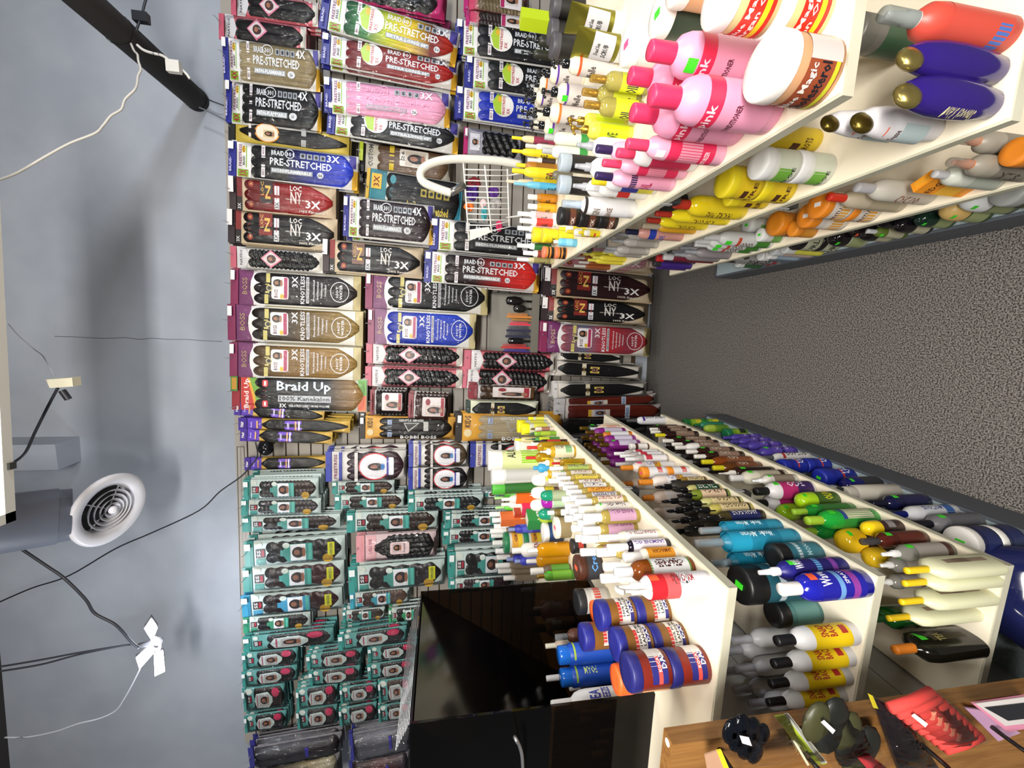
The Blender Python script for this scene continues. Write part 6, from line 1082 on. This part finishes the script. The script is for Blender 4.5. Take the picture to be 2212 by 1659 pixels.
# ------------------------------------------------------------------ wooden peg board at the near end with hooks and bags
t = empty('display_board', (-1.05, .488, 0), 'brown wood laminate display board with black peg hooks', 'display board')
b = MB(); b.box(-.6, .437, -.013, .013, 0, 1.157, 'wood'); b.build('wood_panel', t)
b = MB(); c = aty(1433, 1602, .49)-t.location; b.lathe([(.006, 1.1572), (.006, 1.1576)], '#e4e0d8', 16, cx=c.x, cy=0); b.build('screw_cover', t)
YB = .475
def hookpx(x0, y0, x1, y1, lab):
    a = aty(x0, y0, YB-.07); a2 = aty(x0+6, y0+8, YB-.068); c_ = aty(x1, y1, YB)
    o = empty('peg_hook', c_, lab, 'hook', 'black peg hooks on the wood board')
    m_ = Vector((c_.x, YB-.066, c_.z)); b = MB(); b.tube(smooth_path([c_-o.location, (m_+c_)/2-o.location, m_-o.location, m_-o.location+Vector((0, -.004, .018))]), .0035, 'g#151313', 8); b.build('hook_wire', o)
hookpx(1545, 1562, 1552, 1618, 'black peg hook holding the clear bag with a black hair claw')
hookpx(1710, 1560, 1716, 1600, 'black peg hook through the lime green card')
hookpx(1942, 1488, 1950, 1572, 'black peg hook above the red roller bag')
hookpx(2113, 1492, 2119, 1553, 'black peg hook above the pink framed card')
def slab(name, quad, y, th, c, parent, z=None):
    P = [aty(px, py, y) for px, py in quad]; o = parent.location; n = Vector((0, -th, 0)); b = MB()
    b.hexa([p-o for p in P]+[p+n-o for p in P], c); return b.build(name, parent)
def bag(name, quad, y, lab, cat, film=1):
    P = [aty(px, py, y) for px, py in quad]; c_ = sum(P, Vector())/4
    t = empty(name, c_, lab, cat)
    if film:
        b = MB(); n_ = 7; vs = []; fs = []
        for j in range(n_+1):
            for i in range(n_+1):
                u, v = i/n_, j/n_; p = (P[0]*(1-u)+P[1]*u)*(1-v)+(P[3]*(1-u)+P[2]*u)*v-c_
                e = min(1, 6*u*(1-u)*v*(1-v)*3); vs.append(p+Vector((0, -.016*e-random.random()*.003, 0)))
        for j in range(n_):
            for i in range(n_): k = j*(n_+1)+i; fs.append((k, k+n_+1, k+n_+2, k+1))
        b.add(vs, fs, 'film_bag', True); b.build('plastic_film', t)
    return t
t = bag('hair_claw_pack', [(1535, 1545), (1690, 1520), (1740, 1640), (1580, 1665)], .452, 'clear bag with a glossy black hair claw and white sticker', 'hair accessory')
b = MB(); o = t.location; c0 = aty(1616, 1594, .446)-o
for (x, y, r_) in ((1580, 1580, .02), (1600, 1574, .022), (1622, 1580, .022), (1645, 1588, .018), (1592, 1596, .02), (1612, 1610, .022), (1630, 1622, .02)): b.sphere(tuple(aty(x, y, .447)-o), r_, 'g#14171f', 14, (1.1, .35, .7)); b.build('hair_claw', t)
slab('white_sticker', [(1597, 1588), (1617, 1592), (1624, 1611), (1603, 1605)], .434, .0006, '#d8cfd0', t)
t = bag('hair_brush_pack', [(1672, 1545), (1700, 1541), (1784, 1648), (1752, 1652)], .45, 'lime green carded hair brush in a clear bag', 'hair accessory')
slab('printed_card', [(1672, 1545), (1700, 1541), (1784, 1648), (1752, 1652)], .456, .002, '#a8b82a', t); slab('white_panel', [(1693, 1541), (1702, 1540), (1786, 1646), (1774, 1649)], .4535, .001, '#d4d6cc', t)
slab('handle', [(1712, 1600), (1716, 1598), (1745, 1648), (1741, 1650)], .447, .003, '#c8c4a8', t); slab('label', [(1730, 1626), (1744, 1624), (1753, 1640), (1738, 1642)], .4525, .001, '#262a26', t)
t = bag('do_rag_pack', [(1722, 1541), (1830, 1527), (1925, 1650), (1800, 1660)], .445, 'shiny bag of black fabric caps with a white price sticker', 'hair accessory')
b = MB(); o = t.location
for k, (x, y) in enumerate(((1765, 1560), (1800, 1550), (1790, 1585), (1830, 1580), (1835, 1615), (1870, 1610), (1850, 1640))): b.sphere(tuple(aty(x, y, .444)-o), .027, '#191b18' if k % 3 else '#3a3a22', 12, (1.3, .35, .9))
b.build('folded_fabric', t); slab('white_sticker', [(1773, 1560), (1780, 1555), (1804, 1577), (1798, 1585)], .43, .0006, '#e2e0e4', t)
t = bag('black_wrap_pack', [(1874, 1497), (1944, 1528), (2026, 1657), (1930, 1660)], .452, 'dark plum bag with a yellow edge hanging behind the red rollers', 'hair accessory')
slab('folded_fabric', [(1880, 1500), (1942, 1532), (2022, 1655), (1935, 1657)], .459, .006, '#1d171c', t); slab('yellow_edge', [(1874, 1497), (1884, 1502), (1896, 1530), (1886, 1528)], .452, .001, '#c8b82a', t)
t = bag('hair_roller_pack', [(1910, 1526), (2016, 1484), (2140, 1600), (2045, 1628)], .44, 'clear bag of red cushioned hair rollers in rows', 'hair rollers')
o = t.location; A_, B_, C_, D_ = (aty(*q, .437) for q in ((1922, 1530), (2012, 1494), (2116, 1588), (2040, 1618)))
for k in range(9):
    f = k/8; p0 = A_*(1-f)+D_*f; p1 = B_*(1-f)+C_*f; b = MB(); b.tube([p0-o, (p0+p1)/2-o+Vector((0, -.002, 0)), p1-o], .0078, 'd#c23a34', 12); r_ = b.build('hair_roller', t)
    if 1 < k < 7: q = p0*.45+p1*.55; b = MB(); b.box(*[v for c_, e in zip(q-o, (.007, .0, .0028)) for v in (c_-e, c_+e)][:2], (q-o).y-.0105, (q-o).y-.008, (q-o).z-.003, (q-o).z+.003, '#d88a70'); b.build('clasp', r_)
slab('white_sticker', [(1968, 1546), (1975, 1541), (2004, 1563), (1998, 1571)], .425, .0006, '#e2dadc', t)
t = bag('pink_carded_pack', [(2096, 1517), (2214, 1500), (2240, 1565), (2172, 1578)], .45, 'pink framed card pack with a dark window', 'hair accessory', 0)
slab('pink_card', [(2096, 1517), (2214, 1500), (2240, 1565), (2172, 1578)], .455, .003, '#d88aa6', t); slab('white_frame', [(2106, 1519), (2212, 1505), (2234, 1560), (2170, 1567)], .4515, .001, '#cfcac8', t); slab('dark_window', [(2126, 1528), (2212, 1518), (2225, 1550), (2176, 1556)], .450, .001, '#1c1f26', t)
t = bag('lilac_carded_pack', [(2078, 1530), (2110, 1536), (2180, 1590), (2150, 1600)], .461, 'lilac card tucked behind the pink framed one', 'hair accessory', 0)
slab('lilac_card', [(2080, 1526), (2110, 1530), (2200, 1580), (2152, 1598)], .464, .003, '#b890b0', t)
t = bag('portrait_card_pack', [(1521, 1628), (1556, 1617), (1575, 1662), (1530, 1680)], .43, 'small card pack with a yellow and red edge', 'hair accessory', 0)
slab('portrait_card', [(1521, 1628), (1548, 1619), (1566, 1664), (1530, 1680)], .433, .002, '#b08a70', t); slab('yellow_edge', [(1547, 1619), (1556, 1617), (1575, 1662), (1565, 1665)], .432, .0022, '#dcc82a', t)
t = bag('red_label_pack', [(1815, 1640), (1880, 1632), (1925, 1660), (1860, 1690)], .425, 'clear bag with a red and white printed header', 'hair accessory')
slab('printed_card', [(1850, 1634), (1880, 1632), (1920, 1662), (1885, 1675)], .43, .002, '#b8323a', t)

# ------------------------------------------------------------------ white wire basket hung at the far end of the aisle
YK = 2.12
def K_(x, y, dy=0): return aty(x, y, YK+dy)
t = empty('wire_basket', K_(1055, 430), 'white wire basket with a thick curved handle full of small hair accessories', 'basket'); o = t.location
b = MB(); b.tube(smooth_path([K_(*p)-o for p in ((1125, 356), (1080, 348), (1020, 344), (975, 344), (940, 350), (916, 362), (908, 378), (916, 394), (945, 407), (975, 417))]), .019, '#d8d6cc', 14); b.build('tube_handle', t)
b = MB(); b.tube([K_(974, 416)-o, K_(982, 412)-o, K_(1004, 400)-o], .0185, 'm#8f8f8c', 12); b.build('metal_ferrule', t)
b = MB()
for k in range(12):
    y = 366+k*12; b.tube([K_(1003+k*.9, y)-o, K_(1050+k, y+1)-o, K_(1098+k*.4, y+2-(k > 9)*10)-o, K_(1098+k*.4, y+2-(k > 9)*10, .16)-o], .0028, '#dddbd4', 6)
for a_, c_ in (((1001, 352), (1013, 520)), ((1047, 358), (1062, 502)), ((1096, 366), (1100, 488))):
    b.tube([K_(*a_, .17)-o, K_(*a_)-o, K_(*c_)-o, K_(*c_, .17)-o], .0042, '#e0ded8', 7)
b.build('wire_mesh', t)
b = MB(); b.hexa([K_(1014, 520)-o, K_(1060, 502)-o, K_(1060, 502, .16)-o, K_(1014, 520, .16)-o, K_(1015, 496)-o, K_(1056, 490)-o, K_(1056, 490, .16)-o, K_(1015, 496, .16)-o], '#d0cec8'); b.build('end_plate', t)
for x_, y_ in ((1094, 380), (1094, 470)):
    p = K_(x_, y_)-o; q = Vector((p.x, 1.97-o.y, ZR['A']+.004-o.z)); b = MB(); b.tube([p, p+(q-p)*.3+Vector((0, -.03, -.02)), q], .004, '#d8d6d0', 8); b.build('support_rod', t)
for nm, lab, x, y, r_, sc, c_ in (('hair_scrunchie', 'orange scrunchie poking through the wire basket', 1013, 447, .024, (.8, .8, 1), '#f0762a'), ('hair_scrunchie', 'teal hair scrunchie in the wire basket', 1046, 462, .024, (1.4, .6, .6), '#3a98a0'), ('hair_scrunchie', 'pale pink hair bow in the wire basket', 1044, 440, .018, (1.2, .6, .8), '#e4c4c4'), ('hair_scrunchie', 'deep purple scrunchie low in the wire basket', 1020, 415, .03, (1.3, .8, .9), '#43207c'), ('hair_scrunchie', 'dark red scrunchie in the wire basket', 1000+24, 395, .026, (1, .8, 1.2), '#7a1f28'), ('hair_scrunchie', 'hot pink ribbon bundle at the basket foot', 1078, 488, .02, (1.3, .7, .8), '#d83a6a'), ('hair_scrunchie', 'silver grey hair band bundle in the wire basket', 1070, 440, .024, (1, .7, 1.2), '#a8a4a4'), ('hair_scrunchie', 'violet scrunchie behind the basket wires', 1066, 415, .024, (1, .7, 1.1), '#5a2a8a')):
    q = K_(x, y, .06); b = MB(); vs = []
    s_ = empty(nm, q, lab, 'hair scrunchie', 'hair accessories in the wire basket')
    for a in range(7): a_ = a/7*2*pi; b.sphere((r_*.6*cos(a_)*sc[0], r_*.2*sin(a_*2), r_*.6*sin(a_)*sc[2]), r_*.55, 'd'+c_, 10, sc)
    b.build('ruched_fabric', s_)

# ------------------------------------------------------------------ comb tray on the slatwall
OT = .2
t = empty('comb_tray', atwall(1158, 700, OT), 'clear plastic tray of combs and brushes clipped to the slatwall', 'tray'); o = t.location
def W3(x, y, off): return atwall(x, y, off)-o
b = MB(); q = [W3(1165, 640, OT), W3(1165, 768, OT), W3(1165, 768, OT), W3(1165, 640, OT)]
zb = W3(1163, 700, OT).z; xa = W3(1160, 768, OT).x; xb = W3(1160, 636, OT).x; zt = W3(1062, 700, OT).z
def wl(b, x0, x1, o0, o1, z0, z1, c): b.hexa([(x0, OT-o1, z0), (x1, OT-o1, z0), (x1, OT-o0, z0), (x0, OT-o0, z0), (x0, OT-o1, z1), (x1, OT-o1, z1), (x1, OT-o0, z1), (x0, OT-o0, z1)], c)
wl(b, xa, xb, .06, OT+.01, zb, zb+.004, '#a8a69e'); b.build('tray_floor', t)
b = MB(); wl(b, xa, xb, OT+.004, OT+.012, zb, zb+.05, 'm#a8a49a'); b.build('metal_lip', t)
b = MB(); wl(b, xa, xb, .056, .06, zb, zt, '#8f8c84'); wl(b, xa, xa+.003, .04, OT, zb, zt, 'film'); wl(b, xb-.003, xb, .04, OT, zb, zt, 'film'); b.build('tray_back', t)
for nm, lab, x0, y0, x1, wd, c_ in (('hair_brush', 'black paddle brush at the top of the comb tray', 1092, 652, 1156, 10, '#161416'), ('hair_brush', 'black brush with a gloss in the comb tray', 1108, 668, 1156, 9, '#1c1a18'), ('comb', 'orange comb in the tray', 1094, 683, 1156, 5, '#c87a2a'), ('comb', 'tan comb beside the orange one', 1104, 690, 1156, 4, '#a8742a'), ('comb', 'hot pink rat-tail comb with a white tag', 1100, 700, 1156, 4, '#d8304a'), ('comb', 'midnight blue comb in the tray', 1094, 712, 1156, 6, '#1c2140'), ('comb', 'dark navy comb with a green pack behind', 1092, 724, 1156, 7, '#1a1f38'), ('hair_brush', 'black brush with a pale bristle side low in the tray', 1096, 738, 1156, 8, '#1a1a1c'), ('comb', 'red comb behind the purple one', 1082, 749, 1156, 5, '#b8282a'), ('comb', 'wide purple comb lowest in the tray', 1086, 757, 1156, 9, '#4a3a9a')):
    a0 = atwall(x0, y0, .14+.02*(y0 % 3)); a1 = atwall(x1, y0, .14+.02*(y0 % 3)); hw = (atwall(x0, y0-wd, .15)-atwall(x0, y0+wd, .15)).length/2
    s_ = empty(nm, a1, lab, 'comb' if nm == 'comb' else 'brush', 'combs and brushes in the tray'); H_ = a0.z-a1.z
    if nm == 'comb':
        b = MB(); b.box(-hw, -hw*.2, -.003, .003, 0, H_, c_); b.build('comb_spine', s_)
        b = MB(); 
        for k in range(int(H_*.7/.006)): b.box(-hw*.2, hw, -.0015, .0015, H_*.28+k*.006, H_*.28+k*.006+.003, c_)
        b.build('comb_teeth', s_)
    else:
        b = MB(); b.lathe([(.006, 0), (.007, H_*.4), (hw*.8, H_*.5), (hw, H_*.7), (hw*.8, H_*.95), (0, H_)], 'g'+c_, 14, .5); b.build('brush_handle', s_)
        b = MB(); [b.tube([(hw*.4*i, -.003, H_*(.55+.05*k)), (hw*.4*i, -.016, H_*(.55+.05*k))], .0012, '#2a2828', 4) for k in range(8) for i in (-1, 0, 1)]; b.build('bristles', s_)
# ------------------------------------------------------------------ last things
t = empty('security_camera', atwall(573, 965, .2), 'small black dome camera under the purple header packs', 'camera')
b = MB(); b.lathe([(.035, 0), (.045, -.01), (.04, -.05), (0, -.062)], 'g#17171a', 22, cap=False); bo = b.build('camera_dome', t); bo.rotation_euler = (-1.1, 0, 0)
b = MB(); b.box(-.012, .012, .0, .17, -.012, .006, '#17171a'); b.build('mount_arm', t)
q = atz(2165, 1265, ZL['D']+.05); b = MB(); n_ = 22; vs = []; fs = []
for j in range(15):
    for i in range(n_):
        th, a = pi*j/14, 2*pi*i/n_; rr = 1+.16*sin(3*a+2*th)*sin(th)+random.uniform(-.07, .07)
        vs.append((.11*rr*sin(th)*cos(a), .16*rr*sin(th)*sin(a), max(-.048, .1*rr*cos(th))))
for j in range(14):
    for i in range(n_): k = (i+1) % n_; fs.append((j*n_+k, j*n_+i, (j+1)*n_+i, (j+1)*n_+k))
b.add(vs, fs, 'g#1a1f4a', True); o = b.build('plastic_bag', label='crumpled navy plastic bag lying on the left bottom deck', category='bag'); o.location = (min(q.x, XL-.13), q.y, ZL['D']+.05)
for sd, lst in (('L', ((1238, 954, 'A'), (1352, 1062, 'A'), (1462, 960, 'B'), (1594, 1058, 'B'), (1793, 1054, 'C'))), ('R', ((1437, 428, 'A'), (1258, 539, 'A'), (1690, 438, 'B'), (1430, 546, 'B'), (1598, 550, 'C')))):
    for k, (px, py, sk) in enumerate(lst):
        zz = (ZL if sd == 'L' else ZR)[sk]-TH/2; p = atz(px, py, zz); x = (XL+.001) if sd == 'L' else xr(p.y)-.001
        t = empty('price_holder', (x, p.y, zz), ['near', 'middle', 'far', 'second', 'last'][k]+' clear price holder clipped under the '+SH[sd+sk][2]+' edge', 'price holder', 'price holders on the shelf edges')
        g = 1 if sd == 'L' else -1; b = MB(); b.box(*sorted((0, g*.003)), -.006, .006, -.016, .012, 'c#dcdcdc'); b.build('clip', t)
        b = MB(); b.box(*sorted((-g*.03, 0)), -.012, .012, -.034, -.012, '#2a2b2c'); b.build('ticket_pocket', t)
